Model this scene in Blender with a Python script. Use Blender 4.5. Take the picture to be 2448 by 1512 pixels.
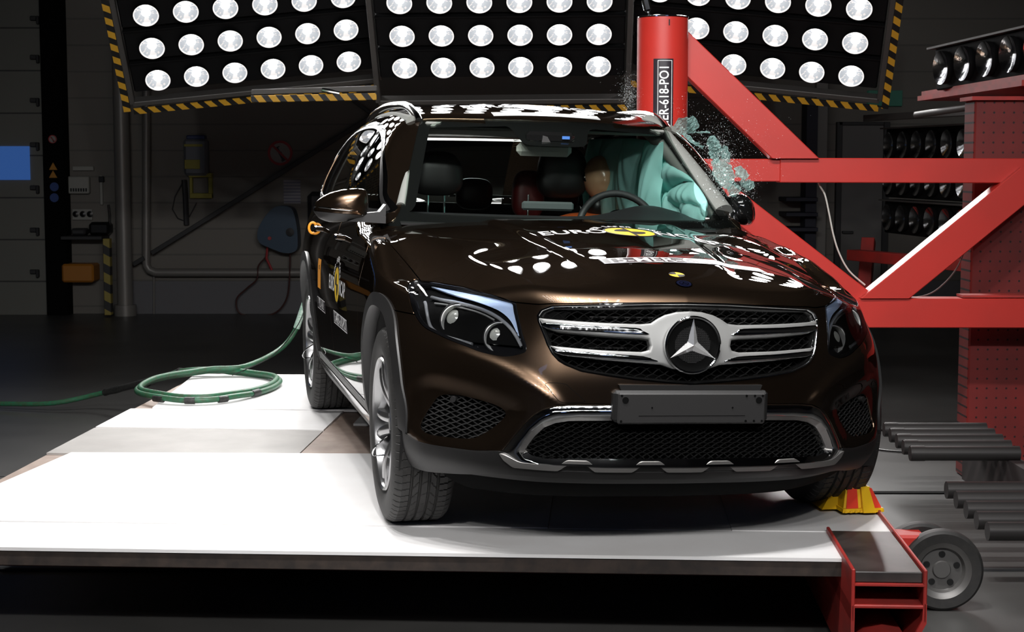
import bpy, bmesh, math, random
import numpy as np
from mathutils import Matrix, Vector, Euler

for _o in list(bpy.data.objects): bpy.data.objects.remove(_o)
SC = bpy.context.scene
COL = SC.collection
R = math.radians
PI = math.pi

# ============================================================ camera, world, exposure, lights
CAM_F, CAM_H, CAM_P = 3957.3, 1.3383, 0.09396
cd = bpy.data.cameras.new('camera'); cam = bpy.data.objects.new('camera', cd); COL.objects.link(cam)
cam.location = (0, 0, CAM_H); cam.rotation_euler = (PI / 2 - CAM_P, 0, 0)
cd.sensor_width = 36; cd.lens = 36 * CAM_F / 2448; cd.clip_start = .05; cd.clip_end = 80
cd.dof.use_dof = True; cd.dof.focus_distance = 5.9; cd.dof.aperture_fstop = 16
SC.camera = cam
W = bpy.data.worlds.new('hall_air'); SC.world = W; W.use_nodes = True
W.node_tree.nodes['Background'].inputs[0].default_value = (.9, .95, 1, 1)
W.node_tree.nodes['Background'].inputs[1].default_value = .002
SC.view_settings.view_transform = 'Standard'; SC.view_settings.look = 'None'
SC.view_settings.exposure = 0; SC.view_settings.gamma = 1; SC.view_settings.use_curve_mapping = False
try:
    SC.cycles.use_denoising = True
    SC.cycles.max_bounces = 8; SC.cycles.transparent_max_bounces = 16
    SC.cycles.sample_clamp_indirect = 6
except Exception: pass

FLOOR_Z = -.36
# lamp panels: origin of lamp (0,0), rotation (yaw, tilt, roll in degrees), columns, rows below / above
SP = .28
def rig_matrix(p, a, b, c):
    return Matrix.Translation(p) @ Euler((0, 0, R(a))).to_matrix().to_4x4() @ Euler((R(b), 0, 0)).to_matrix().to_4x4() @ Euler((0, R(c), 0)).to_matrix().to_4x4()
RIG = {
 'left':   (rig_matrix((-2.598, 12.255, 1.944), 11.8, 37.8, -7.51), 6, 6),
 'centre': (rig_matrix((-.776, 12.119, 2.024), -1.02, 39.49, -.56), 6, 6),
 'right':  (rig_matrix((1.072, 12.262, 2.11), -16.45, 37.01, 7.71), 6, 5),
}
def spot(name, loc, aim, watt, size=60, rad=.09, blend=.6, col=(1, .985, .97)):
    l = bpy.data.lights.new(name, 'SPOT'); l.energy = watt; l.spot_size = R(size); l.spot_blend = blend
    l.shadow_soft_size = rad; l.color = col
    o = bpy.data.objects.new(name, l); COL.objects.link(o); o.location = loc
    o.rotation_euler = (Vector(aim) - Vector(loc)).to_track_quat('-Z', 'Y').to_euler()
    return o
for key in ('left', 'centre', 'right'):      # one narrow beam per flood of the three panels
    M, nc, nr = RIG[key]
    for i in range(nc):
        for j in range(nr):
            p = M @ Vector((i * SP, -.09, j * SP)); d = (M.to_3x3() @ Vector((0, -1, 0)))
            spot('flood_light', p, p + d, 15 if key != 'right' else 19, 59, .082, .12)

# ============================================================ helpers
def link(o, parent=None):
    COL.objects.link(o)
    if parent is not None: o.parent = parent
    return o
def tag(o, label=None, cat=None, group=None, kind=None):
    if label: o['label'] = label
    if cat: o['category'] = cat
    if group: o['group'] = group
    if kind: o['kind'] = kind
    return o
def empty(name, loc=(0, 0, 0), rz=0, label=None, cat=None, group=None):
    o = bpy.data.objects.new(name, None); o.empty_display_size = .1
    o.location = loc; o.rotation_euler = (0, 0, rz); link(o); tag(o, label, cat, group); return o
def mesh_obj(name, V, Fc, mats, parent=None, smooth=True, mi=None, normals=None, auto=None):
    me = bpy.data.meshes.new(name); me.from_pydata([tuple(v) for v in V], [], [tuple(f) for f in Fc]); me.validate()
    if not isinstance(mats, (list, tuple)): mats = [mats]
    for m in mats: me.materials.append(m)
    if mi is not None and len(mi) == len(me.polygons): me.polygons.foreach_set('material_index', list(mi))
    me.polygons.foreach_set('use_smooth', [bool(smooth)] * len(me.polygons))
    if auto is not None:
        try: me.set_sharp_from_angle(angle=R(auto))
        except Exception: pass
    if normals is not None:
        me.normals_split_custom_set_from_vertices([tuple(n) for n in normals])
    me.update()
    return link(bpy.data.objects.new(name, me), parent)
class MB:
    """collects simple shapes into one mesh"""
    def __init__(s): s.V = []; s.F = []; s.I = []; s.m = 0
    def add(s, V, Fc, M=None):
        n = len(s.V)
        for v in V:
            v = Vector(v); s.V.append(tuple(M @ v) if M is not None else tuple(v))
        for f in Fc: s.F.append([i + n for i in f]); s.I.append(s.m)
        return s
    def box(s, c, d, M=None, b=0):
        x, y, z = c; a, e, h = d[0] / 2, d[1] / 2, d[2] / 2
        if b <= 0:
            V = [(x + i * a, y + j * e, z + k * h) for i in (-1, 1) for j in (-1, 1) for k in (-1, 1)]
            return s.add(V, [(0, 1, 3, 2), (4, 6, 7, 5), (0, 4, 5, 1), (2, 3, 7, 6), (0, 2, 6, 4), (1, 5, 7, 3)], M)
        b = min(b, a * .9, e * .9, h * .9); V = []; idx = {}
        for i in (-1, 1):
            for j in (-1, 1):
                for k in (-1, 1):
                    for q in range(3):
                        p = [x + i * a, y + j * e, z + k * h]
                        for r in range(3):
                            if r != q: p[r] -= (i, j, k)[r] * b
                        idx[i, j, k, q] = len(V); V.append(p)
        Fc = []
        for q in range(3):
            u, w = [r for r in range(3) if r != q]
            for sg in (-1, 1):
                ring = []
                for (p1, p2) in ((-1, -1), (1, -1), (1, 1), (-1, 1)):
                    key = [0, 0, 0]; key[q] = sg; key[u] = p1; key[w] = p2; ring.append(idx[key[0], key[1], key[2], q])
                Fc.append(ring)
            for p1 in (-1, 1):
                for p2 in (-1, 1):
                    ks = []
                    for sg in (-1, 1):
                        key = [0, 0, 0]; key[q] = sg; key[u] = p1; key[w] = p2; ks.append(tuple(key))
                    Fc.append([idx[ks[0] + (u,)], idx[ks[1] + (u,)], idx[ks[1] + (w,)], idx[ks[0] + (w,)]])
        for i in (-1, 1):
            for j in (-1, 1):
                for k in (-1, 1): Fc.append([idx[i, j, k, 0], idx[i, j, k, 1], idx[i, j, k, 2]])
        return s.add(V, Fc, M)
    def tube(s, pts, r, n=10, cap=True, closed=False, M=None):
        P = [Vector(p) for p in pts]; N = len(P); rs = r if isinstance(r, (list, tuple)) else [r] * N
        V = []; up = None
        for i, p in enumerate(P):
            a = P[(i - 1) % N] if (closed or i > 0) else p; b = P[(i + 1) % N] if (closed or i < N - 1) else p
            t = (b - a).normalized()
            if up is None:
                up = Vector((0, 0, 1)) if abs(t.z) < .9 else Vector((1, 0, 0))
            u = up - t * up.dot(t)
            if u.length < 1e-6: u = t.orthogonal()
            u.normalize(); w = t.cross(u); up = u
            for k in range(n):
                an = 2 * PI * k / n; V.append(p + (u * math.cos(an) + w * math.sin(an)) * rs[i])
        Fc = []
        for i in range(N if closed else N - 1):
            j = (i + 1) % N
            for k in range(n): Fc.append([i * n + k, i * n + (k + 1) % n, j * n + (k + 1) % n, j * n + k])
        if cap and not closed: Fc += [list(range(n))[::-1], [(N - 1) * n + k for k in range(n)]]
        return s.add(V, Fc, M)
    def lathe(s, prof, n=48, M=None, closed=False):
        """profile of (radius, height) about local z"""
        V = []; m = len(prof)
        for k in range(n):
            a = 2 * PI * k / n
            for (r, z) in prof: V.append((r * math.cos(a), r * math.sin(a), z))
        Fc = []
        for k in range(n):
            k2 = (k + 1) % n
            for i in range(m if closed else m - 1):
                j = (i + 1) % m; Fc.append([k * m + i, k2 * m + i, k2 * m + j, k * m + j])
        return s.add(V, Fc, M)
    def prism(s, poly, z0, z1, M=None):
        n = len(poly); V = [(p[0], p[1], z0) for p in poly] + [(p[0], p[1], z1) for p in poly]
        Fc = [list(range(n))[::-1], list(range(n, 2 * n))] + [[i, (i + 1) % n, n + (i + 1) % n, n + i] for i in range(n)]
        return s.add(V, Fc, M)
    def beam(s, a, b, w, h, M=None, bev=.004):
        """rectangular bar from a to b; w across, h upwards"""
        a = Vector(a); b = Vector(b); t = (b - a); L = t.length; t.normalize()
        sd = t.cross(Vector((0, 0, 1)));
        if sd.length < 1e-4: sd = Vector((1, 0, 0))
        sd.normalize(); u = sd.cross(t).normalized()
        m = Matrix((sd.to_4d(), t.to_4d(), u.to_4d(), (0, 0, 0, 1))).transposed()
        m = Matrix.Translation((a + b) / 2) @ Matrix(((sd.x, t.x, u.x, 0), (sd.y, t.y, u.y, 0), (sd.z, t.z, u.z, 0), (0, 0, 0, 1)))
        return s.box((0, 0, 0), (w, L, h), (M @ m) if M is not None else m, b=bev)
    def build(s, name, mats, parent=None, smooth=False, auto=35):
        return mesh_obj(name, s.V, s.F, mats, parent, smooth=True if auto else smooth, mi=s.I, auto=auto)
def clip(V, Fc, sfun):
    """keeps the side of the mesh where sfun < 0, cutting faces exactly on the line"""
    s = sfun(V); V = [v for v in V]; out = []; cache = {}
    neg = s < 0
    for f in Fc:
        k = [neg[i] for i in f]
        if all(k): out.append(f); continue
        if not any(k): continue
        g = []
        for a, b in zip(f, f[1:] + f[:1]):
            if neg[a]: g.append(a)
            if neg[a] != neg[b]:
                key = (a, b) if a < b else (b, a)
                if key not in cache:
                    t = s[key[0]] / (s[key[0]] - s[key[1]]); V.append(V[key[0]] * (1 - t) + V[key[1]] * t); cache[key] = len(V) - 1
                g.append(cache[key])
        if len(g) >= 3: out.append(g)
    V = np.array(V); neg2 = None
    used = sorted({i for f in out for i in f}); mp = {u: i for i, u in enumerate(used)}
    return V[used], [[mp[i] for i in f] for f in out]
def XZ(M=None):
    m = Matrix(((1, 0, 0, 0), (0, 0, 1, 0), (0, 1, 0, 0), (0, 0, 0, 1)))   # local (x,y,z) -> (x, z, y): polygon stands upright, depth along y
    return (M @ m) if M is not None else m
def WP(px, py, y):
    """the point on the upright plane y = const that stands at this place of the photograph (real distance y)"""
    a = (px - 1224) / CAM_F; b = (756 - py) / CAM_F
    d = Vector((a, math.cos(CAM_P) + b * math.sin(CAM_P), -math.sin(CAM_P) + b * math.cos(CAM_P))); t = y / d.y
    return Vector((0, 0, CAM_H)) + d * t
def subdiv2d(V2, Fc, maxe):
    bm = bmesh.new(); vs = [bm.verts.new((v[0], v[1], 0)) for v in V2]
    for f in Fc:
        try: bm.faces.new([vs[i] for i in f])
        except Exception: pass
    bmesh.ops.triangulate(bm, faces=bm.faces[:])
    for _ in range(5):
        le = [e for e in bm.edges if e.calc_length() > maxe]
        if not le: break
        bmesh.ops.subdivide_edges(bm, edges=le, cuts=1); bmesh.ops.triangulate(bm, faces=[f for f in bm.faces if len(f.verts) > 3])
    P2 = np.array([v.co[:] for v in bm.verts]); bm.verts.index_update(); Fx = [[v.index for v in f.verts] for f in bm.faces]; bm.free()
    return P2, Fx
def text_mesh(txt, size=1.0, bold=0.0, space=1.0):
    c = bpy.data.curves.new('t', 'FONT'); c.body = txt; c.size = size; c.align_x = 'CENTER'; c.align_y = 'CENTER'
    c.offset = bold; c.space_character = space; c.resolution_u = 3
    o = bpy.data.objects.new('t', c); COL.objects.link(o)
    dg = bpy.context.evaluated_depsgraph_get(); dg.update()
    me = bpy.data.meshes.new_from_object(o.evaluated_get(dg))
    V = np.array([v.co[:] for v in me.vertices]); Fc = [list(p.vertices) for p in me.polygons]
    bpy.data.objects.remove(o); bpy.data.curves.remove(c); bpy.data.meshes.remove(me)
    return V, Fc

# ============================================================ materials
MATS = {}
def mat(name, col=(.5, .5, .5), rough=.5, metal=0, coat=0, coat_rough=.03, emit=None, es=0, spec=.5, bump=None, noise=None, alpha=None):
    m = bpy.data.materials.new(name); m.use_nodes = True; nt = m.node_tree; b = nt.nodes['Principled BSDF']
    b.inputs['Base Color'].default_value = (*col, 1); b.inputs['Roughness'].default_value = rough
    b.inputs['Metallic'].default_value = metal; b.inputs['Coat Weight'].default_value = coat; b.inputs['Coat Roughness'].default_value = coat_rough
    b.inputs['Specular IOR Level'].default_value = spec
    if emit: b.inputs['Emission Color'].default_value = (*emit, 1); b.inputs['Emission Strength'].default_value = es
    N = nt.nodes; Lk = nt.links
    if noise or bump:
        tc = N.new('ShaderNodeTexCoord')
    if noise:   # (scale, second colour, amount, detail)
        t = N.new('ShaderNodeTexNoise'); t.inputs['Scale'].default_value = noise[0]; t.inputs['Detail'].default_value = noise[3] if len(noise) > 3 else 6
        r = N.new('ShaderNodeMapRange'); r.inputs[1].default_value = .35; r.inputs[2].default_value = .7; r.inputs[4].default_value = noise[2]
        x = N.new('ShaderNodeMix'); x.data_type = 'RGBA'; x.inputs[6].default_value = (*col, 1); x.inputs[7].default_value = (*noise[1], 1)
        Lk.new(tc.outputs['Object'], t.inputs['Vector']); Lk.new(t.outputs['Fac'], r.inputs[0]); Lk.new(r.outputs[0], x.inputs[0]); Lk.new(x.outputs[2], b.inputs['Base Color'])
    if bump:    # (scale, strength, distance)
        t = N.new('ShaderNodeTexNoise'); t.inputs['Scale'].default_value = bump[0]; t.inputs['Detail'].default_value = 4
        u = N.new('ShaderNodeBump'); u.inputs['Strength'].default_value = bump[1]; u.inputs['Distance'].default_value = bump[2] if len(bump) > 2 else .01
        Lk.new(tc.outputs['Object'], t.inputs['Vector']); Lk.new(t.outputs['Fac'], u.inputs['Height']); Lk.new(u.outputs[0], b.inputs['Normal'])
    MATS[name] = m; return m
paint = mat('brown_metallic_paint', (.0045, .003, .002), .5, 0, 1.0, .012, spec=0)
def flakes(m):
    """brown metallic flake layer under the clear coat"""
    nt = m.node_tree; b = nt.nodes['Principled BSDF']; N = nt.nodes; L = nt.links
    tc = N.new('ShaderNodeTexCoord'); v = N.new('ShaderNodeTexVoronoi'); v.inputs['Scale'].default_value = 900
    x = N.new('ShaderNodeMix'); x.data_type = 'RGBA'; x.inputs[0].default_value = .2; x.inputs[6].default_value = (.25, .157, .096, 1)
    L.new(tc.outputs['Object'], v.inputs['Vector']); hsv = N.new('ShaderNodeHueSaturation'); hsv.inputs['Saturation'].default_value = .15; hsv.inputs['Value'].default_value = .12
    L.new(v.outputs['Color'], hsv.inputs['Color']); L.new(hsv.outputs[0], x.inputs[7])
    g = N.new('ShaderNodeBsdfGlossy'); g.distribution = 'BECKMANN'; g.inputs['Roughness'].default_value = .37; lw = N.new('ShaderNodeLayerWeight'); lw.inputs['Blend'].default_value = .5      # the coat swallows the flake sheen at grazing angles
    inv = N.new('ShaderNodeMath'); inv.operation = 'SUBTRACT'; inv.inputs[0].default_value = 1; L.new(lw.outputs['Facing'], inv.inputs[1])
    pw = N.new('ShaderNodeMath'); pw.operation = 'POWER'; pw.inputs[1].default_value = 3; L.new(inv.outputs[0], pw.inputs[0])
    sc = N.new('ShaderNodeVectorMath'); sc.operation = 'SCALE'; L.new(x.outputs[2], sc.inputs[0]); L.new(pw.outputs[0], sc.inputs['Scale']); L.new(sc.outputs[0], g.inputs['Color'])
    ad = N.new('ShaderNodeAddShader'); L.new(b.outputs[0], ad.inputs[0]); L.new(g.outputs[0], ad.inputs[1]); L.new(ad.outputs[0], N['Material Output'].inputs[0])
flakes(paint)
chrome = mat('chrome', (.86, .87, .88), .06, 1)
silver = mat('satin_silver', (.27, .27, .265), .42, .4)
skid_m = mat('skid_grey', (.30, .29, .28), .4, .7)
alloy = mat('alloy_silver', (.34, .34, .345), .25, .9, .3, .1)
black_gloss = mat('black_gloss', (.006, .006, .006), .06, 0, .8)
black_plastic = mat('black_plastic', (.011, .0105, .0105), .48, 0, bump=(420, .15, .0006))
grey_plastic = mat('dark_grey_plastic', (.028, .027, .027), .42, 0, bump=(420, .12, .0006))
deep_black = mat('black_void', (.003, .003, .003), .9, spec=.1)
rubber = mat('tyre_rubber', (.017, .0165, .016), .62, 0, noise=(40, (.034, .031, .029), .5))
cabin_black = mat('cabin_black', (.012, .012, .013), .6)
seat_leather = mat('black_seat_leather', (.014, .013, .013), .38)
seat_red = mat('dark_red_seat', (.09, .006, .006), .5)
headliner = mat('light_grey_headliner', (.17, .175, .16), .85)
dash_m = mat('dashboard_black', (.013, .013, .014), .45)
red_paint = mat('red_steel_paint', (.50, .026, .018), .45, 0, .12, .3, noise=(3.5, (.38, .024, .017), .5), bump=(60, .04, .002))
red_dark = mat('worn_red_steel', (.42, .028, .022), .5, 0, noise=(7, (.22, .03, .025), .8))
white_board = mat('white_board', (.80, .79, .79), .48, 0, noise=(3.0, (.70, .68, .67), .6))
ply = mat('bare_plywood', (.30, .22, .18), .6, 0, noise=(9, (.42, .33, .28), .8))
ply_edge = mat('dark_board_edge', (.018, .013, .011), .7, 0, noise=(22, (.06, .04, .03), .6))
white_m = mat('white_print', (.80, .80, .80), .45)
yellow_m = mat('yellow_print', (.85, .56, .03), .4)
black_m = mat('black_print', (.008, .008, .008), .35)
label_grey = mat('label_dark', (.02, .015, .02), .3)
orange_m = mat('orange_label', (.85, .33, .02), .5)
glass_bulb = mat('lamp_filament', (1, 1, 1), .5, emit=(1, 1, 1), es=14)
mirror_refl = mat('reflector_bowl', (.80, .80, .82), .12, 1, bump=(30, .25, .01))
housing = mat('lamp_housing_black', (.005, .005, .0055), .7, spec=.2)
frame_m = mat('lamp_frame_grey', (.10, .095, .09), .5, .3)
skin_m = mat('dummy_vinyl_skin', (.58, .36, .21), .3, 0, .3, .2)
orange_cloth = mat('orange_cloth', (.75, .13, .02), .8)
bag_m = mat('turquoise_airbag_fabric', (.50, .92, .88), .55, 0, bump=(90, .10, .003))

def translucent(m, amt, col):
    nt = m.node_tree; N = nt.nodes; L = nt.links; b = N['Principled BSDF']; t = N.new('ShaderNodeBsdfTranslucent'); t.inputs[0].default_value = (*col, 1)
    x = N.new('ShaderNodeMixShader'); x.inputs[0].default_value = amt; L.new(b.outputs[0], x.inputs[1]); L.new(t.outputs[0], x.inputs[2]); L.new(x.outputs[0], N['Material Output'].inputs[0])
translucent(bag_m, .4, (.35, .75, .70))
def glass_mat(name, tint, refl=1.0, rough=0.0, ior=1.45):
    m = bpy.data.materials.new(name); m.use_nodes = True; nt = m.node_tree; N = nt.nodes; L = nt.links
    N.remove(N['Principled BSDF']); out = N['Material Output']
    t = N.new('ShaderNodeBsdfTransparent'); t.inputs[0].default_value = (*tint, 1)
    g = N.new('ShaderNodeBsdfGlossy'); g.inputs['Roughness'].default_value = rough; g.inputs[0].default_value = (refl, refl, refl, 1)
    fr = N.new('ShaderNodeFresnel'); fr.inputs[0].default_value = ior
    x = N.new('ShaderNodeMixShader'); L.new(fr.outputs[0], x.inputs[0]); L.new(t.outputs[0], x.inputs[1]); L.new(g.outputs[0], x.inputs[2]); L.new(x.outputs[0], out.inputs[0])
    return m
windscreen_glass = glass_mat('windscreen_glass', (.88, .94, .91))
side_glass = glass_mat('side_window_glass', (.42, .47, .45))
lens_glass = glass_mat('headlight_lens_glass', (.94, .95, .96))
shard_glass = glass_mat('broken_glass', (.62, .78, .74), 1.0, .08)
def stripes_mat(name, c1, c2, scale, direction, rough=.5):
    """diagonal hazard stripes in the object's own coordinates"""
    m = mat(name, c1, rough); nt = m.node_tree; N = nt.nodes; L = nt.links; b = N['Principled BSDF']
    tc = N.new('ShaderNodeTexCoord'); dot = N.new('ShaderNodeVectorMath'); dot.operation = 'DOT_PRODUCT'; dot.inputs[1].default_value = direction
    mu = N.new('ShaderNodeMath'); mu.operation = 'MULTIPLY'; mu.inputs[1].default_value = scale
    fr = N.new('ShaderNodeMath'); fr.operation = 'FRACT'; gt = N.new('ShaderNodeMath'); gt.operation = 'GREATER_THAN'; gt.inputs[1].default_value = .52
    x = N.new('ShaderNodeMix'); x.data_type = 'RGBA'; x.inputs[6].default_value = (*c1, 1); x.inputs[7].default_value = (*c2, 1)
    L.new(tc.outputs['Object'], dot.inputs[0]); L.new(dot.outputs['Value'], mu.inputs[0]); L.new(mu.outputs[0], fr.inputs[0]); L.new(fr.outputs[0], gt.inputs[0]); L.new(gt.outputs[0], x.inputs[0]); L.new(x.outputs[2], b.inputs['Base Color'])
    return m
HY, HK = (.78, .42, .03), (.012, .012, .012)
# ============================================================ field maths for the car body
def table(xs, ys, sig=0.0, n=1200):
    """smooth 1-D profile: monotone cubic through the points, then blurred by sig"""
    xs = np.array(xs, float); ys = np.array(ys, float)
    h = np.diff(xs); d = np.diff(ys) / h
    m = np.zeros(len(xs)); m[0] = d[0]; m[-1] = d[-1]
    for i in range(1, len(xs) - 1):
        m[i] = 0 if d[i-1] * d[i] <= 0 else (h[i-1] + h[i]) * 1.0 / ((h[i-1]) / d[i-1] + (h[i]) / d[i])
    X = np.linspace(xs[0], xs[-1], n)
    k = np.clip(np.searchsorted(xs, X) - 1, 0, len(h) - 1)
    t = (X - xs[k]) / h[k]
    Y = ((2*t**3 - 3*t**2 + 1) * ys[k] + (t**3 - 2*t**2 + t) * h[k] * m[k]
         + (-2*t**3 + 3*t**2) * ys[k+1] + (t**3 - t**2) * h[k] * m[k+1])
    if sig > 0:
        r = int(3 * sig / (X[1] - X[0])) + 1
        g = np.exp(-0.5 * (np.arange(-r, r + 1) * (X[1] - X[0]) / sig) ** 2); g /= g.sum()
        e0 = Y[0] - (Y[1] - Y[0]) * np.arange(r, 0, -1); e1 = Y[-1] + (Y[-1] - Y[-2]) * np.arange(1, r + 1)
        Y = np.convolve(np.concatenate([e0, Y, e1]), g, 'valid')
    return X, Y
def ev(T, x):
    return np.interp(x, T[0], T[1])
def smax(a, b, k):
    hh = np.maximum(k - np.abs(a - b), 0) / k
    return np.maximum(a, b) + hh * hh * k * 0.25
def sstep(a, b, x):
    t = np.clip((x - a) / (b - a), 0, 1); return t * t * (3 - 2 * t)
def sd_poly(px, pz, poly):
    """signed distance to a closed polygon, negative inside"""
    poly = np.array(poly, float); d = np.full(px.shape, 1e9); ins = np.zeros(px.shape, bool)
    for i in range(len(poly)):
        a = poly[i]; b = poly[(i + 1) % len(poly)]; e = b - a
        wx, wz = px - a[0], pz - a[1]
        t = np.clip((wx * e[0] + wz * e[1]) / (e @ e + 1e-12), 0, 1)
        d = np.minimum(d, np.hypot(wx - e[0] * t, wz - e[1] * t))
        c = (a[1] > pz) != (b[1] > pz)
        xi = a[0] + (pz - a[1]) * e[0] / (e[1] if abs(e[1]) > 1e-12 else 1e-12)
        ins ^= c & (px < xi)
    return np.where(ins, -d, d)
def smooth_poly(pts, n=6, closed=True):
    """Catmull-Rom resampling of a traced outline"""
    p = np.array(pts, float); out = []
    N = len(p)
    for i in range(N if closed else N - 1):
        p0, p1, p2, p3 = (p[(i-1) % N], p[i], p[(i+1) % N], p[(i+2) % N]) if closed else (p[max(i-1, 0)], p[i], p[i+1], p[min(i+2, N-1)])
        for t in np.arange(n) / n:
            out.append(0.5 * ((2*p1) + (-p0+p2)*t + (2*p0-5*p1+4*p2-p3)*t*t + (-p0+3*p1-3*p2+p3)*t**3))
    if not closed: out.append(p[-1])
    return np.array(out)

# ---- the car's body as smooth fields; x to its left side, y backwards from the front axle, z up from the ground
T_base = table([.0,.12,.17,.22,.27,.31,.38,.50,.594,.70,.80,.86,.93,1.1], [-.20,-.50,-.66,-.76,-.815,-.838,-.845,-.838,-.837,-.825,-.80,-.783,-.74,-.60], .015)
T_dx = table([0,.22,.30,.5,.6,.69,.74,.80,.87,1.0,1.2], [.03,.015,.0,.0,.015,.035,.055,.075,.09,.11,.12], .02)
T_plan = table([0,.25,.45,.55,.60,.65,.70,.75,.80,.85,.90,.93,.96,1.0,1.05,1.3], [0,.012,.050,.100,.137,.178,.225,.275,.33,.39,.46,.52,.62,.78,1.05,3.0], .025)
T_S = table([0,.15,.20,.25,.35,.50,.65,.78,.88,.96,1.02,1.08,1.3], [.60,.80,.845,.875,.905,.925,.938,.940,.930,.914,.895,.868,.75], .02)
T_Hc = table([-1,-.85,-.78,-.75,-.70,-.6,-.4,-.2,0,.25,.5,.75,1,5], [.60,.82,.88,.90,.921,.948,.983,1.012,1.037,1.066,1.086,1.096,1.10,1.12], .03)
T_crown = table([-1,-.7,-.4,0,.5,.85,1.2,5], [.10,.12,.16,.18,.09,.07,.0,.0], .05)
T_xc = table([-1,-.7,-.3,0,.25,.5,.85,5], [.48,.50,.56,.61,.66,.70,.72,.72], .05)
T_rear = table([0,.2,.3,.5,.8,1.0,1.1,1.3,1.5,1.62], [3.5,3.7,3.80,3.84,3.82,3.78,3.74,3.60,3.42,3.25], .02)
T_ridge = table([0,.40,.461,.526,.592,.67,.742,.9], [.50,.50,.538,.582,.616,.642,.661,.68], .01)
FOG = smooth_poly([(.560,.490),(.640,.535),(.74,.560),(.82,.565),(.868,.53),(.880,.46),(.866,.40),(.80,.365),(.70,.36),(.625,.385)], 4)
def fog_pocket(x, z):
    d = sd_poly(np.abs(x), z, FOG)
    return .028 * (1 - sstep(-.045, .03, d))
def F(x, z, pocket=True):
    ax = np.sqrt(x * x + 1e-6)
    f = ev(T_base, z) + ev(T_plan, np.abs(ax) + ev(T_dx, z) * sstep(.25, .6, ax))
    if pocket:
        f = f + fog_pocket(x, z)
        # crisp shoulder running from under the lamp to the lower trim
        zr = ev(T_ridge, ax); dz = z - zr
        f = f - .015 * np.where(dz > 0, np.exp(-(dz / .028) ** 2), np.exp(-(dz / .065) ** 2)) * sstep(.40, .50, ax) * (1 - sstep(.76, .88, ax))
    return f
def H(x, y):
    ax = np.abs(x); xc = ev(T_xc, y)
    s = .20; w = .012
    ext = w * np.logaddexp(0, (np.minimum(ax, .83) - xc) / w) * s
    dome = -.010 * (1 - sstep(-.03, .03, ax - (.22 + .13 * (y + .7)))) * sstep(-.75, -.3, y)
    z = ev(T_Hc, y) - ev(T_crown, y) * np.minimum(ax, .80) ** 2 - ext * (1 - sstep(.9, 1.3, y)) - dome - .010 * (y > -9)
    # crumple of the struck side, ahead of the pole
    m = sstep(.25, .6, x) * sstep(-.1, .35, y)
    return z + m * (.011 * np.sin(10 * y + 7 * x + .5) + .007 * np.sin(19 * x - 8 * y) + .0025 * np.sin(27 * y + 5))
def dent(x, y):
    """how far the pole has driven the left flank inwards"""
    d = np.abs(y - 1.98)
    r = np.sqrt(np.maximum(.142 ** 2 - np.minimum(d, .142) ** 2, 0))
    lim = .778 - r + np.maximum(d - .142, 0) * .42 - .004
    return lim
def f_low(P):
    x, y, z = P[..., 0], P[..., 1], P[..., 2]
    ax = np.abs(x)
    wy = .03 * sstep(2.9, 3.8, y) ** 2 * 3
    side = ax - (ev(T_S, z) - wy)
    nose = F(x, z) - y
    a = smax(side, nose, .07)
    a = smax(a, y - ev(T_rear, z) + .5 * np.maximum(ax - .55, 0) ** 2 * 2.2, .12)
    a = smax(a, z - H(x, y), np.where(y > .9, .05, .045))
    a = smax(a, (x - dent(x, y)) * .8, .03)
    return a
T_gs = table([.8,1.06,1.18,1.32,1.40,1.49,1.55,1.7], [.925,.888,.862,.800,.755,.695,.650,.52], .02)
T_roof = table([.8,1.15,1.3,1.5,1.8,2.2,2.6,3.0,3.4,3.8], [1.20,1.47,1.53,1.572,1.605,1.612,1.598,1.567,1.515,1.43], .05)
def Wy(x, z):
    return .64 + .43 * x * x + (z - 1.09) * 1.45
def f_up(P):
    x, y, z = P[..., 0], P[..., 1], P[..., 2]
    ax = np.abs(x)
    side = ax - (ev(T_gs, z) - .09 * np.clip((1.9 - y), 0, 2) ** 2 - .05 * np.clip(y - 2.3, 0, 2) ** 2)
    side = side * .9
    top = z - (ev(T_roof, y) - .10 * x * x)
    ws = (Wy(x, z) - y) * .55
    re = (y - ev(T_rear, z) + .4 * x * x) * .8
    a = smax(side, top, .10)
    a = smax(a, ws, .03)
    a = smax(a, re, .08)
    a = smax(a, (x - dent(x, y)) * .8, .03)
    return a
def grad(f, P, e=2e-3):
    g = np.stack([f(P + np.array(v)) - f(P - np.array(v)) for v in ((e,0,0),(0,e,0),(0,0,e))], -1)
    return g / (np.linalg.norm(g, axis=-1, keepdims=True) + 1e-12)
def shoot(f, O, D, tmax, iso=0.0, n=40):
    """last crossing outward from an inside point: coarse march then bisection"""
    O = np.asarray(O, float); D = np.asarray(D, float)
    D = D / np.linalg.norm(D, axis=-1, keepdims=True)
    lo = np.zeros(O.shape[:-1]); hi = np.full(lo.shape, tmax); done = np.zeros(lo.shape, bool)
    for t in np.linspace(0, tmax, n)[1:]:
        v = f(O + D * t) > iso
        hi = np.where(v & ~done, t, hi); lo = np.where(~v & ~done, t, lo); done |= v
    for _ in range(20):
        m = (lo + hi) / 2; v = f(O + D * m[..., None]) > iso
        hi = np.where(v, m, hi); lo = np.where(v, lo, m)
    return O + D * ((lo + hi) / 2)[..., None]
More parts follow.
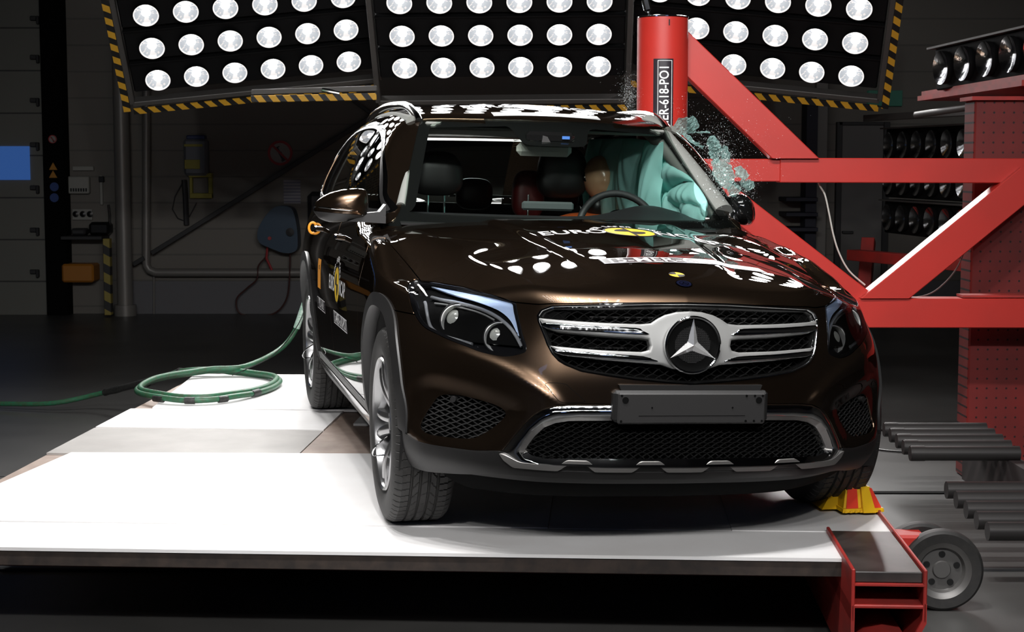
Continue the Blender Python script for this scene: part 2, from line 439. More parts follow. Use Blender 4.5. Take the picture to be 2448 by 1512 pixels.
# ============================================================ the hall
wall_m = mat('wall_panels_grey', (.175, .162, .142), .6)
def wall_lines(m, pitch, depth, col):
    nt = m.node_tree; N = nt.nodes; L = nt.links; b = N['Principled BSDF']
    tc = N.new('ShaderNodeTexCoord'); sx = N.new('ShaderNodeSeparateXYZ'); L.new(tc.outputs['Object'], sx.inputs[0])
    mu = N.new('ShaderNodeMath'); mu.operation = 'MULTIPLY'; mu.inputs[1].default_value = 1 / pitch; L.new(sx.outputs[2], mu.inputs[0])
    fr = N.new('ShaderNodeMath'); fr.operation = 'FRACT'; L.new(mu.outputs[0], fr.inputs[0])
    lt = N.new('ShaderNodeMath'); lt.operation = 'LESS_THAN'; lt.inputs[1].default_value = depth; L.new(fr.outputs[0], lt.inputs[0])
    x = N.new('ShaderNodeMix'); x.data_type = 'RGBA'; x.inputs[6].default_value = b.inputs['Base Color'].default_value; x.inputs[7].default_value = (*col, 1)
    L.new(lt.outputs[0], x.inputs[0]); L.new(x.outputs[2], b.inputs['Base Color'])
    bu = N.new('ShaderNodeBump'); bu.invert = True; bu.inputs['Distance'].default_value = .02; L.new(lt.outputs[0], bu.inputs['Height']); L.new(bu.outputs[0], b.inputs['Normal'])
wall_lines(wall_m, .287, .06, (.13, .125, .11))
base_m = mat('wall_base_grey', (.14, .14, .15), .7)
floor_m = mat('hall_floor_concrete', (.085, .083, .080), .38, noise=(1.4, (.05, .049, .047), .8), bump=(5, .1, .004))
dark_m = mat('dark_metal_sheet', (.03, .03, .032), .6)
door_mat = mat('roller_door_grey', (.17, .17, .15), .6); wall_lines(door_mat, .46, .035, (.05, .05, .048))
YW = 18.32
XL, XR, YF, ZC = -9.5, 8.5, -5.0, 7.0
def structure(name, mb, m):
    return tag(mb.build(name, m, auto=30), kind='structure')
def slab(name, c, d, m): return structure(name, MB().box(c, d), m)
slab('floor', ((XL + XR) / 2, (YF + YW) / 2, FLOOR_Z - .1), (XR - XL, YW - YF, .2), floor_m)
slab('ceiling', ((XL + XR) / 2, (YF + YW) / 2, ZC + .1), (XR - XL, YW - YF, .2), dark_m)
slab('wall_back', ((XL + XR) / 2, YW + .1, (ZC + FLOOR_Z) / 2), (XR - XL + .4, .2, ZC - FLOOR_Z), wall_m)
slab('wall_left', (XL - .1, (YF + YW) / 2, (ZC + FLOOR_Z) / 2), (.2, YW - YF, ZC - FLOOR_Z), wall_m)
slab('wall_right', (XR + .1, (YF + YW) / 2, (ZC + FLOOR_Z) / 2), (.2, YW - YF, ZC - FLOOR_Z), wall_m)
slab('wall_front', ((XL + XR) / 2, YF - .1, (ZC + FLOOR_Z) / 2), (XR - XL + .4, .2, ZC - FLOOR_Z), dark_m)
zb = WP(400, 672, YW).z
slab('baseboard_back', ((-4.35 + XR) / 2, YW - .015, (zb + FLOOR_Z) / 2), (XR + 4.35, .03, zb - FLOOR_Z), base_m)
# grooves and a trench plate in the floor of the hall
slab('trim_1', (4.4, 8.35, FLOOR_Z + .003), (5.6, .05, .006), deep_black)
slab('trim_2', (-5.2, 8.8, FLOOR_Z + .002), (5.2, .025, .004), dark_m)
slab('trim_3', (0, 6.75, FLOOR_Z + .004), (12, .03, .008), dark_m)

def wbox(mb, x0, y0, x1, y1, d, yw=YW, b=.004, lift=0):
    a = WP(x0, y0, yw); c = WP(x1, y1, yw)
    mb.box(((a.x + c.x) / 2, yw - lift - d / 2, (a.z + c.z) / 2), (abs(c.x - a.x), d, abs(a.z - c.z)), b=b); return mb
# sectional door at the far left with its blue lit pane
dr = empty('door_1', (WP(20, 745, YW - .1).x, YW - .1, FLOOR_Z)); tag(dr, kind='structure')
def child(o, parent):
    o.parent = parent; o.matrix_parent_inverse = Matrix.LocRotScale(parent.location, parent.rotation_euler, None).inverted(); return o
mb = MB(); a = WP(-420, 745, YW); c = WP(93, -330, YW)
child(MB().box(((a.x + c.x) / 2, YW - .09, (FLOOR_Z + c.z) / 2), (c.x - a.x, .10, c.z - FLOOR_Z)).build('door_leaf', door_mat), dr)
blue_m = mat('daylight_blue_pane', (.02, .05, .2), .2, emit=(.035, .105, .33), es=.62)
child(wbox(MB(), -420, 350, 82, 430, .02, lift=.142).build('window_pane', blue_m), dr)
for k, py in enumerate((44, 137, 240, 346, 449, 550, 650)):
    q = WP(80, py, YW - .16)
    child(MB().box((q.x, YW - .16, q.z), (.07, .05, .05), b=.008).box((q.x + .05, YW - .17, q.z - .02), (.03, .06, .09), b=.008).build('roller_hinge', dark_m), dr)
# tall dark guide column with the warning signs
mb = MB(); wbox(mb, 95, -400, 176, 752, .22, b=.01); col_o = tag(mb.build('door_guide_column', deep_black), 'tall black door guide column beside the roller door', 'column')
def ring_sign(name, px, py, rr, mats, lab, icon=None, yw=YW - .232):
    p = WP(px, py, yw); o = empty(name, p, 0, lab, 'sign')
    MB().lathe([(0, 0), (rr, 0), (rr, .006), (0, .006)], 40, Matrix.Rotation(PI / 2, 4, 'X')).build('sign_plate', mats[0], o)
    if icon: icon(o, rr)
    return o
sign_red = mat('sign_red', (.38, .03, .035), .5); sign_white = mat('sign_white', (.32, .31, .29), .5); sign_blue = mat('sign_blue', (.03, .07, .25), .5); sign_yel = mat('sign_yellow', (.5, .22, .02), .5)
def prohib(icon=True):
    def f(o, rr):
        m = MB(); RX = Matrix.Translation((0, -.009, 0)) @ Matrix.Rotation(PI / 2, 4, 'X')
        m.lathe([(rr * .80, 0), (rr, 0), (rr, .004), (rr * .80, .004)], 40, RX)
        m.box((0, 0, 0), (rr * 1.75, .004, rr * .17), Matrix.Translation((0, -.012, 0)) @ Matrix.Rotation(R(45), 4, 'Y')); m.build('red_ring', sign_red, o)
        k = MB(); RB = Matrix.Translation((0, -.010, 0)) @ Matrix.Rotation(R(-28), 4, 'Y')
        k.box((0, 0, -.22 * rr), (rr * .26, .004, rr * .62), RB, b=.0015); k.box((0, 0, .3 * rr), (rr * .14, .004, rr * .34), RB); k.box((.05 * rr, 0, .5 * rr), (rr * .3, .004, rr * .09), RB)
        k.box((0, 0, -.62 * rr), (rr * .40, .004, rr * .18), RB); k.build('black_symbol', black_m, o)
    return f
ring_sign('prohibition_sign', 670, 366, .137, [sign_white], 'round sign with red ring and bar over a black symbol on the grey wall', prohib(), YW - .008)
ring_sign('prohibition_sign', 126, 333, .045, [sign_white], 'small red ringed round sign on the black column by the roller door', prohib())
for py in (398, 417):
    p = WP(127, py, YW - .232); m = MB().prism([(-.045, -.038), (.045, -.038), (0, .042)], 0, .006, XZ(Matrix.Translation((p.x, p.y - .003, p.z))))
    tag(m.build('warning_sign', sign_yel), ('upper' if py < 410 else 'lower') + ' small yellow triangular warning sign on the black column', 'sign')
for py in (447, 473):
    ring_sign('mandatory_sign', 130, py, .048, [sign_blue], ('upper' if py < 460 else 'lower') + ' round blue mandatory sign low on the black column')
# electrical boxes and sockets
grey_box = mat('switchgear_grey', (.34, .34, .31), .55)
o = empty('control_box', WP(196, 430, YW), 0, 'pale grey control box with buttons on the wall right of the black column', 'control box')
child(wbox(MB(), 167, 422, 218, 463, .09, b=.01).build('box_body', grey_box), o)
m = MB()
for i in range(7): wbox(m, 173 + i * 6, 450, 177 + i * 6, 458, .006, lift=.09)
child(m.build('button_row', black_m), o)
o = tag(wbox(wbox(MB(), 176, 398, 226, 408, .05), 240, 420, 248, 490, .04).build('cable_trunking', grey_box), 'pale cable trunking framing the control box on the wall', 'trunking')
o = tag(wbox(MB(), 238, 422, 251, 436, .05, b=.006).build('wall_switch', black_m), 'small black switch on the wall between the control box and the pipe', 'switch')
o = empty('socket_strip', WP(198, 513, YW), 0, 'row of three black wall sockets under the control box', 'socket')
child(wbox(MB(), 174, 500, 222, 526, .03).build('back_plate', grey_box), o)
for i in range(3):
    p = WP(182 + i * 17, 512, YW - .03); child(MB().lathe([(0, 0), (.03, 0), (.034, .02), (0, .03)], 20, Matrix.Translation(p) @ Matrix.Rotation(PI / 2, 4, 'X')).build('socket', black_m), o)
# side bench with its black gear, orange bin, striped guard post
o = empty('wall_shelf', WP(215, 560, YW), 0, 'black wall shelf beside the striped post', 'shelf')
child(wbox(MB(), 165, 562, 262, 570, .35).build('shelf_board', dark_m), o)
child(wbox(MB(), 180, 545, 215, 561, .2, b=.02).build('shelf_foot', dark_m), o)
m = MB(); wbox(m, 222, 530, 272, 561, .2, b=.03); q = WP(262, 515, YW - .1); m.tube([WP(262, 545, YW - .1), q, WP(259, 490, YW - .1)], .012, 8)
tag(m.build('power_tool', black_m), 'black power tool lying on the wall shelf', 'tool')
orange_bin = mat('orange_bin', (.42, .16, .015), .5)
tag(wbox(MB(), 164, 628, 240, 671, .30, b=.02).build('orange_bin', orange_bin), 'orange storage bin low on the wall behind the hazard striped post', 'bin')
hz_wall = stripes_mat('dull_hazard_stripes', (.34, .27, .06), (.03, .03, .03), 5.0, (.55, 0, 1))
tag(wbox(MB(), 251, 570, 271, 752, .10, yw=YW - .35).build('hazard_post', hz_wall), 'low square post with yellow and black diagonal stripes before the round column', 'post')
# round downpipes and service pipes
pipe_m = mat('grey_pipe', (.22, .21, .195), .42, .2)
p = WP(300, 750, YW - .25); m = MB().tube([(p.x, p.y, FLOOR_Z), (p.x, p.y, ZC)], .085, 28)
m.tube([(p.x, p.y, FLOOR_Z), (p.x, p.y, FLOOR_Z + .12)], .12, 28)
tag(m.build('round_column', pipe_m), 'thick round grey column right of the hazard striped post', 'column')
a = WP(350, -300, YW - .12); b = WP(350, 635, YW - .12); c = WP(372, 652, YW - .12); d = WP(735, 652, YW - .12)
pts = [a, b + Vector((0, 0, .05)), b, b * .6 + c * .4 + Vector((-.01, 0, -.02)), c, c + Vector((.05, 0, 0)), d]
tag(MB().tube(pts, .045, 20).build('service_pipe', pipe_m), 'grey pipe coming down the wall and bending right above the dark base', 'pipe')
tag(MB().tube([WP(368, 652, YW - .06), WP(368, 770, YW - .06) - Vector((0, 0, 0))], .012, 10).build('conduit', pipe_m), 'thin grey conduit running down below the pipe bend', 'conduit')
brace_m = mat('brace_black', (.02, .02, .02), .5)
tag(MB().beam(WP(362, 606, YW - .16), WP(955, 238, YW - .16), .02, .05).beam(WP(318, 633, YW - .16), WP(345, 617, YW - .16), .02, .05).build('bracing_rod', brace_m), 'long thin black brace rising to the right across the wall', 'brace')
tag(MB().beam(WP(838, 236, YW - .10), WP(905, 284, YW - .10), .02, .04).build('bracing_rod', brace_m), 'short black brace crossing the long one behind the car roof', 'brace')
# dispenser and its holder
o = empty('liquid_dispenser', WP(470, 370, YW), 0, 'transparent wall dispenser with blue cap and yellow labels', 'dispenser')
disp = mat('cloudy_plastic', (.16, .17, .19), .35)
child(wbox(MB(), 443, 332, 502, 420, .14, b=.03).build('tank', disp), o); child(wbox(MB(), 450, 324, 495, 334, .12, b=.01).build('cap', mat('cap_blue', (.03, .05, .16), .5)), o)
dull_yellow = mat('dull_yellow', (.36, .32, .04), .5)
child(wbox(wbox(MB(), 446, 345, 490, 351, .006, lift=.14), 447, 382, 484, 404, .006, lift=.14).build('yellow_label', dull_yellow), o)
o = empty('yellow_holder', WP(482, 450, YW), 0, 'yellow wall holder frame under the dispenser with hanging nozzle', 'holder')
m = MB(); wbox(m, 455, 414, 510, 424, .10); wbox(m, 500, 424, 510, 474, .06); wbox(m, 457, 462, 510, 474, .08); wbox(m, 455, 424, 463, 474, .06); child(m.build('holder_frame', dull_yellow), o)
child(MB().tube([WP(440, 430, YW - .06), WP(443, 470, YW - .06), WP(446, 538, YW - .05)], .03, 10).build('nozzle', dark_m), o)
child(MB().tube([WP(440, 430, YW - .05), WP(418, 470, YW - .05), WP(412, 500, YW - .05), WP(425, 522, YW - .05), WP(446, 530, YW - .05), WP(470, 485, YW - .05)], .005, 6).build('hose', dark_m), o)
paper_m = mat('printed_notice', (.30, .30, .33), .6); wall_lines(paper_m, .035, .4, (.16, .16, .22))
tag(wbox(MB(), 678, 430, 719, 487, .004, lift=.01, b=0).build('notice_paper', paper_m), 'printed notice sheet on the wall above the blue hose reel', 'notice')
# hose reel
reel = mat('reel_blue', (.006, .04, .085), .4)
o = empty('hose_reel', WP(675, 545, YW), 0, 'blue teardrop shaped hose reel casing on the wall', 'hose reel')
poly = [WP(x, y, YW) for x, y in smooth_poly([(676, 491), (705, 497), (716, 530), (720, 570), (716, 596), (690, 602), (655, 590), (630, 577), (625, 555), (634, 530), (655, 502)], 4)]
m = MB(); m.prism([(q.x, q.z) for q in poly], YW - .30, YW - .02, XZ()); child(m.build('casing', reel), o)
q = WP(694, 555, YW - .31); child(MB().lathe([(0, 0), (.035, 0), (.045, .03), (0, .04)], 20, Matrix.Translation(q) @ Matrix.Rotation(PI / 2, 4, 'X')).build('axle_cap', dark_m), o)
q = WP(645, 570, YW - .31); child(MB().lathe([(0, 0), (.02, 0), (.02, .02), (0, .02)], 16, Matrix.Translation(q) @ Matrix.Rotation(PI / 2, 4, 'X')).build('stop_ball', sign_red), o)
red_hose = mat('dull_red_hose', (.06, .018, .016), .5)
child(MB().tube([WP(x, y, YW - .16) for x, y in smooth_poly([(642, 580), (637, 612), (618, 636), (614, 668), (590, 690), (566, 715), (572, 748), (610, 756), (655, 750), (683, 720), (692, 670), (694, 560)], 6, False)], .009, 8).build('hanging_hose', red_hose), o)
child(MB().tube([WP(x, y, YW - .16) for x, y in [(640, 585), (637, 618), (650, 646)]], .014, 8).build('spray_gun', sign_red), o)
m = MB(); wbox(m, 737, 458, 800, 628, .12, b=.05); tag(m.build('rounded_cabinet', dark_m), 'dark rounded wall cabinet half hidden behind the car mirror', 'cabinet')
# right hand side of the back wall: door, posts, shelving, exit sign
o = empty('door_2', WP(2045, 520, YW)); tag(o, kind='structure')
child(wbox(MB(), 2003, 300, 2110, 752, .05).build('door_leaf', mat('door_dark_grey', (.16, .155, .15), .6)), o)
m = MB(); wbox(m, 1998, 292, 2003, 752, .08); wbox(m, 2110, 292, 2115, 752, .08); wbox(m, 2003, 292, 2110, 300, .08); child(m.build('door_frame', dark_m), o)
child(wbox(MB(), 2010, 552, 2036, 558, .05, lift=.05).build('door_handle', dark_m), o)
tag(wbox(MB(), 1948, 180, 1966, 752, .12).build('wall_post', pipe_m), 'grey square post on the back wall seen under the red beam', 'post')
m = MB(); wbox(m, 1916, 240, 1934, 752, .3, lift=.04)
for py in (470, 505, 540, 600, 690): wbox(m, 1860, py, 1934, py + 9, .5, lift=.04)
tag(m.build('storage_rack', mat('rack_navy', (.02, .022, .04), .6)), 'dark storage rack against the back wall under the red beam', 'rack')
tag(wbox(MB(), 1935, 445, 1950, 478, .1).build('extinguisher_box', sign_red), 'small dull red box on the rack post', 'box')
exit_m = mat('exit_sign_green', (.02, .10, .07), .5, emit=(.01, .05, .035), es=.25)
o = empty('exit_sign', WP(2110, 235, YW), 0, 'dim green exit sign with white arrow near the right lamp panel', 'sign')
child(wbox(MB(), 2072, 217, 2153, 254, .08).build('sign_box', exit_m), o)
m = MB(); q = WP(2122, 235, YW - .09); m.box((q.x, q.y, q.z + .02), (.02, .004, .07)); m.prism([(-.035, 0), (.035, 0), (0, -.045)], 0, .004, XZ(Matrix.Translation((q.x, q.y - .002, q.z - .01))))
child(m.build('arrow', mat('exit_white', (.1, .16, .14), .5)), o)
# windows of the hall's front wall (behind the camera); they carry the cool light mirrored by the car's lamps
for i, x in enumerate((-7.7, 3.6)):
    w = tag(slab('window_%d' % (i + 1), (x, YF + .02, 3.6), (3.0, .04, .6), mat('cool_skylight', (.1, .2, .4), .3, emit=(.33, .50, 1.0), es=1.5)), kind='structure')

# ============================================================ the lamp panels
ld = [mat('lamp_lit_core', (.2, .2, .2), .4, emit=(1, 1, 1), es=70), mat('lamp_lit_fan', (.2, .2, .2), .4, emit=(.95, .97, 1), es=7),
      mat('lamp_lit_rim', (.2, .2, .2), .4, emit=(1, .96, .93), es=.85), mat('lamp_lit_body', (.2, .2, .2), .4, emit=(.82, .90, 1.0), es=.36), mat('lamp_lit_soft', (.2, .2, .2), .4, emit=(1, .94, .92), es=.62)]
def lamp_mesh(lit=True, r=.090):
    """a floodlight: shallow faceted reflector bowl that opens towards local -y"""
    V = [(0, .045, 0)]; Fc = []; I = []; rings = [.10, .22, .36, .5, .64, .78, .90, 1.0]; n = 48
    for q in rings:
        for k in range(n):
            a = 2 * PI * k / n; V.append((r * q * math.sin(a), .045 * (1 - q ** 1.6), r * q * math.cos(a)))
    for k in range(n): Fc.append((0, 1 + k, 1 + (k + 1) % n)); I.append(0)
    rnd = random.Random(4)
    for i in range(len(rings) - 1):
        for k in range(n):
            k2 = (k + 1) % n; Fc.append((1 + i * n + k, 1 + (i + 1) * n + k, 1 + (i + 1) * n + k2, 1 + i * n + k2))
            a = 360 * k / n; a = a - 360 if a > 180 else a; q = rings[i + 1]
            if lit:
                if i >= 6: m = 2
                elif q <= .24: m = 0
                elif abs(a) < 30 and q < .55: m = 0
                elif abs(a) < 46 - 18 * q: m = 1
                elif abs(a) > 160: m = 4 if q < .8 else 1
                elif q < .38: m = 1
                elif 52 < abs(a) < 60: m = 4
                else: m = 3 if rnd.random() < .86 else 4
                I.append(m)
            else: I.append(0)
    # back shell, so that the lamp has a body
    s = len(V); prof = [(1.0, 0), (.99, .03), (.6, .09), (.3, .12)]
    for q, y in prof:
        for k in range(n): a = 2 * PI * k / n; V.append((r * q * math.sin(a), y + .002, r * q * math.cos(a)))
    for i in range(len(prof) - 1):
        for k in range(n): k2 = (k + 1) % n; Fc.append((s + i * n + k, s + i * n + k2, s + (i + 1) * n + k2, s + (i + 1) * n + k)); I.append(5 if lit else 1)
    me = bpy.data.meshes.new('lamp'); me.from_pydata(V, [], Fc)
    for m in (ld + [housing] if lit else [mirror_refl, housing]): me.materials.append(m)
    me.polygons.foreach_set('material_index', I); me.polygons.foreach_set('use_smooth', [True] * len(Fc)); me.update(); return me
lit_me = lamp_mesh(); dark_me = lamp_mesh(False)
tape_m = stripes_mat('hazard_tape', HY, HK, 9.6, (1, 0, .8))
tape_v = stripes_mat('hazard_tape_upright', HY, HK, 9.0, (.6, .0, 1))
def panel(key, label, lo, hi, left_tape=False, right_tape=False, bottom_tape=True):
    M, nc, nr = RIG[key]; o = bpy.data.objects.new('lamp_panel', None); link(o); o.matrix_world = M
    tag(o, label, 'lamp panel', 'lamp panels hung behind the car')
    x0, x1 = -.22, (nc - 1) * SP + .22; zt = (nr - 1) * SP + .2
    fr = MB()
    fr.box((x0, .03, (lo + zt) / 2), (.04, .07, zt - lo), b=.004); fr.box((x1, .03, (lo + zt) / 2), (.04, .07, zt - lo), b=.004)
    fr.box(((x0 + x1) / 2, .03, lo), (x1 - x0, .07, .04), b=.004); fr.build('panel_frame', frame_m, o)
    for j in range(nr):
        hb = MB(); hb.box(((nc - 1) * SP / 2, .085, j * SP), (x1 - x0 - .06, .13, SP * .93), b=.01)
        hb.box(((nc - 1) * SP / 2, .012, j * SP + SP * .46), (x1 - x0 - .06, .02, .012))
        hb.build('lamp_bar', housing, o)
    for j in range(nr):
        for i in range(nc):
            l = bpy.data.objects.new('lamp', lit_me); link(l, o); l.location = (i * SP, -.04, j * SP)
    if bottom_tape: MB().box(((x0 + x1) / 2 + hi, -.012, lo - .055), (x1 - x0, .01, .05)).build('hazard_tape', tape_m, o)
    if left_tape: MB().box((x0 - .045, -.012, (lo + zt) / 2), (.05, .01, zt - lo + .1)).build('hazard_tape', tape_v, o)
    if right_tape: MB().box((x1 + .045, -.012, (lo + zt) / 2), (.05, .01, zt - lo + .1)).build('hazard_tape', tape_v, o)
    return o
panel('left', 'left of the three tilted lamp panels with lit round floods and striped outer edge', -.22, 0, left_tape=True)
panel('centre', 'middle lamp panel of lit round floods hanging straight behind the car', -.34, 0, bottom_tape=True)
panel('right', 'right of the three lamp panels, partly hidden by the red pole and its strut', -.22, 0, right_tape=True)
# tie bar below the panels
a = WP(600, 237, 12.0); b = WP(900, 231, 12.0)
o = empty('tie_beam', (a.x, 12, a.z), 0, 'striped tie beam bridging the gap between left and middle lamp panels', 'beam')
child(MB().beam(a, b, .012, .05).build('hazard_tape', tape_m), o)
child(MB().beam(a + Vector((0, .04, .05)), b + Vector((0, .04, .06)), .05, .04).build('grey_bar', frame_m), o)
child(MB().tube([WP(770, 214, 12), WP(812, 222, 12)], .014, 8).build('bolt', chrome), o)
# steel carriers from the ceiling to the panels
m = MB()
for x in (-2.2, -.2, 1.8):
    m.beam((x, 11.6, ZC - .004), (x, 11.6, 3.2), .08, .08)
m.beam((-3.2, 11.6, 4.9), (3.0, 11.6, 4.9), .1, .1)
tag(m.build('rig_carrier', dark_m), 'dark steel carrier that holds the lamp panels from the ceiling', 'carrier')
# front and side lamp rigs over the camera (seen mirrored in the car body)
def grid_rig(name, label, loc, yaw, tilt, nc, nr, watt, n_sp, parent_name='lamp_bar', size=80):
    M = rig_matrix(loc, yaw, tilt, 0); o = bpy.data.objects.new(name, None); link(o); o.matrix_world = M; tag(o, label, 'lamp panel')
    MB().box(((nc - 1) * SP / 2, .09, (nr - 1) * SP / 2), ((nc) * SP + .1, .12, nr * SP + .1), b=.01).build('panel_housing', housing, o)
    for j in range(nr):
        for i in range(nc):
            l = bpy.data.objects.new('lamp', lit_me); link(l, o); l.location = (i * SP, -.04, j * SP)
    for k in range(n_sp):
        i = (nc - 1) * (k + .5) / n_sp; p = M @ Vector((i * SP, -.12, (nr - 1) * SP / 2)); d = M.to_3x3() @ Vector((0, -1, 0))
        spot('flood_light', p, p + d, watt, size)
grid_rig('top_lamp_rig', 'lit lamp grid hung high over the platform, out of view', (1.4, 3.9, 4.3), 180, 57, 14, 6, 290, 5, size=66)
grid_rig('front_lamp_rig', 'lit lamp grid hung above and behind the camera', (2.9, .3, 3.35), 180, 22, 20, 4, 235, 5, size=56)

# unlit banks of bowls at the right
def bank(label, loc, yaw, tilt, roll, nc, rows, group, bar=True):
    o = bpy.data.objects.new('floodlight_bank', None); link(o); o.matrix_world = rig_matrix(loc, yaw, tilt, roll); tag(o, label, 'lamp panel', group)
    for j in rows:
        hb = MB(); hb.box(((nc - 1) * SP / 2, .085, j * SP), (nc * SP + .04, .14, SP * .9), b=.008); hb.build('lamp_bar', housing, o)
        MB().box(((nc - 1) * SP / 2, .05, j * SP + SP * .47), (nc * SP + .08, .16, .012)).build('edge_trim', frame_m, o)
        for i in range(nc):
            l = bpy.data.objects.new('lamp', dark_me); link(l, o); l.location = (i * SP, -.03, j * SP); l.scale = (1.12, 1, 1.12)
    return o
bank('tall bank of unlit chrome floods behind the perforated red block', (2.953, 12.942, 1.454), -81.7, 0, 0, 8, (0, -1, -2), 'unlit flood banks')
o = bank('single row of unlit chrome floods on the red ledge at top right', (2.615, 10.1, 1.895), -79, 2, -2.0, 7, (0,), 'unlit flood banks')
m = MB(); m.box((2.9, 9.7, 1.735), (.55, 2.2, .03)); m.box((2.66, 9.7, 1.755), (.02, 2.2, .05)); tag(m.build('red_ledge', red_dark), 'red steel ledge that carries the single row of floods', 'ledge')
tag(MB().tube([(2.62, 10.8, 1.63), (2.75, 9.6, 1.66)], .022, 12).build('grey_tube', frame_m), 'short grey tube with a cable wound round it under the red ledge', 'tube')
tag(MB().beam((2.74, 12.9, 1.66), (3.2, 10.5, 1.66), .05, .05).build('grey_rail', frame_m), 'grey rail above the tall flood bank', 'rail')
tag(MB().beam((2.78, 12.9, .72), (2.6, 12.4, -.36), .1, .1).beam((3.2, 11, .72), (3.1, 11, -.36), .1, .1).beam((2.6, 12.6, .62), (3.4, 10.6, .62), .12, .08).build('bank_stand', red_dark), 'dark red stand carrying the tall flood bank', 'stand')

# ============================================================ the platform trolley
PW = R(-3.25); PO = Vector((1.345, 5.3, 0))
PM = Matrix.Translation(PO) @ Matrix.Rotation(PW, 4, 'Z')      # local: x to the right from the outer edge, y backwards
PI_ = PM.inverted()
def pl(x, y, z=0): return PI_ @ Vector((x, y, z))
tr = empty('sled_platform', PO, PW, 'large low wheeled platform with red steel edge beam, the car stands on it', 'platform')
under_red = mat('dark_red_underframe', (.05, .012, .010), .7)  # one even dark red, much darker than the edge beam
m = MB(); m.box((-1.93, 2.55, -.045), (3.38, 4.66, .05)); m.build('deck', ply, tr)
# front ply edge
m = MB(); m.box((-1.93, .225, -.045), (3.39, .04, .054)); m.build('deck_edge', ply_edge, tr)
for yb in (.62, 2.4, 4.5): MB().box((-1.9, yb, -.125), (3.3, .08, .09)).build('frame_beam', under_red, tr)
m = MB()
for i in range(11): m.lathe([(0, 0), (.017, 0), (.014, .012), (0, .012)], 8, Matrix.Translation((-3.2 + i * .28, .58, -.095)) @ Matrix.Rotation(PI / 2, 4, 'X'))
m.build('bolt_row', pipe_m, tr)
# red edge beam at the right: two webs, decks and the lower arch
e = MB(); L0, L1 = -.03, 4.9
e.box((0, (L0 + L1) / 2, -.075), (.012, L1 - L0, .175), b=.003); e.box((-.232, .285, -.075), (.012, .63, .175), b=.003); e.box((-.232, 2.75, -.09), (.012, 4.3, .12))
e.box((-.116, (L0 + L1) / 2, -.040), (.23, L1 - L0, .006)); e.box((-.116, (L0 + L1) / 2, -.112), (.23, L1 - L0, .012), b=.003)
arch = [(-.238, -.10), (-.232, -.31), (-.222, -.31), (-.19, -.235), (-.15, -.20), (-.11, -.19), (-.07, -.20), (-.05, -.235), (-.03, -.31), (-.018, -.31), (-.012, -.20), (.006, -.15), (.006, -.10),
        (-.012, -.115), (-.02, -.16), (-.06, -.178), (-.11, -.172), (-.17, -.182), (-.215, -.205), (-.226, -.13), (-.226, -.10)]
n = len(arch)
e2 = [(-.238, -.11), (-.238, -.33), (-.226, -.33), (-.226, -.11)]
e.prism(e2, L0, L1, XZ()); 
e.prism([(-.226, -.32), (-.205, -.275), (-.17, -.235), (-.12, -.215), (-.075, -.235), (-.05, -.29), (-.042, -.33), (-.03, -.33), (-.032, -.27), (-.06, -.212), (-.12, -.198), (-.18, -.218), (-.226, -.28)], L0, L1, XZ())
e.prism([(.006, -.10), (.006, -.165), (-.012, -.20), (-.03, -.25), (-.03, -.33), (-.042, -.33), (-.044, -.24), (-.022, -.185), (-.008, -.155), (-.006, -.10)], L0, L1, XZ())
e.build('edge_beam', red_dark, tr)
d = MB(); d.box((-.116, .29, -.018), (.218, .60, .036), b=.003); d.build('beam_deck', mat('worn_black_plate', (.022, .02, .02), .36, noise=(5, (.10, .085, .08), .6)), tr)
# the far side edge and running wheels
def wheel_unit(x, y, r=.155):
    w = bpy.data.objects.new('trolley_wheel', None); link(w, tr); w.location = (x, y, FLOOR_Z + r)
    for k, off in enumerate((0, .125)):
        Mo = Matrix.Translation((off * -.45, off, 0)) @ Matrix.Rotation(PI / 2, 4, 'X')
        MB().lathe([(r * .70, -.030), (r * .92, -.034), (r * .985, -.024), (r, -.008), (r, .008), (r * .985, .024), (r * .92, .034), (r * .70, .030)], 64, Mo, closed=True).build('tyre', rubber, w)
        h = MB(); h.lathe([(0, .012), (r * .20, .012), (r * .23, .002), (r * .50, .000), (r * .56, .018), (r * .63, .022), (r * .67, .026), (r * .72, .030), (r * .72, -.03), (0, -.03)], 56, Mo)
        h.build('hub', mat('wheel_hub_grey', (.16, .155, .15), .4, .6), w)
        bb = MB()
        for q in range(5):
            a = 2 * PI * q / 5 + .3; bb.lathe([(0, .006), (.012, .006), (.013, -.002)], 12, Mo @ Matrix.Translation((math.cos(a) * r * .38, math.sin(a) * r * .38, 0)))
        bb.build('wheel_bolt', black_m, w)
    MB().box((-.13, .05, .105), (.14, .12, .05), b=.01).box((-.07, .06, .06), (.05, .05, .12), b=.01).build('bracket', red_paint, w)
    return w
wu = wheel_unit(.232, .865); wheel_unit(-2.35, 1.35); wheel_unit(.235, 3.9); wheel_unit(-3.3, 3.9)
# white boards that lie on the platform, each a sheet of its own
def board(corners, z, label, t=.012, m=white_board):
    P = [Vector((c[0], c[1], 0)) for c in corners]; c0 = sum(P, Vector()) / len(P)
    mb = MB(); mb.prism([((p - c0).x, (p - c0).y) for p in P], 0, t); q = mb.build('white_board', m); q.location = (c0.x, c0.y, z - t); return tag(q, label, 'board', 'boards laid on the platform')
def W2(x, y): v = PM @ Vector((x, y, 0)); return (v.x, v.y)
B0 = -.008
board([W2(-3.62, .2), W2(-.235, .2), W2(-.235, .60), W2(-3.62, .60)], B0, 'long white board along the front edge of the platform')
board([W2(-3.62, .602), W2(-1.25, .602), W2(-1.25, 2.12), W2(-3.50, 2.05)], B0 + .004, 'glaring white board at the front left of the platform, left of the front wheel')
board([W2(-1.248, .602), W2(-.58, .602), W2(-.58, 2.12), W2(-1.248, 2.12)], B0 + .001, 'white board under the car front and between its front wheels')
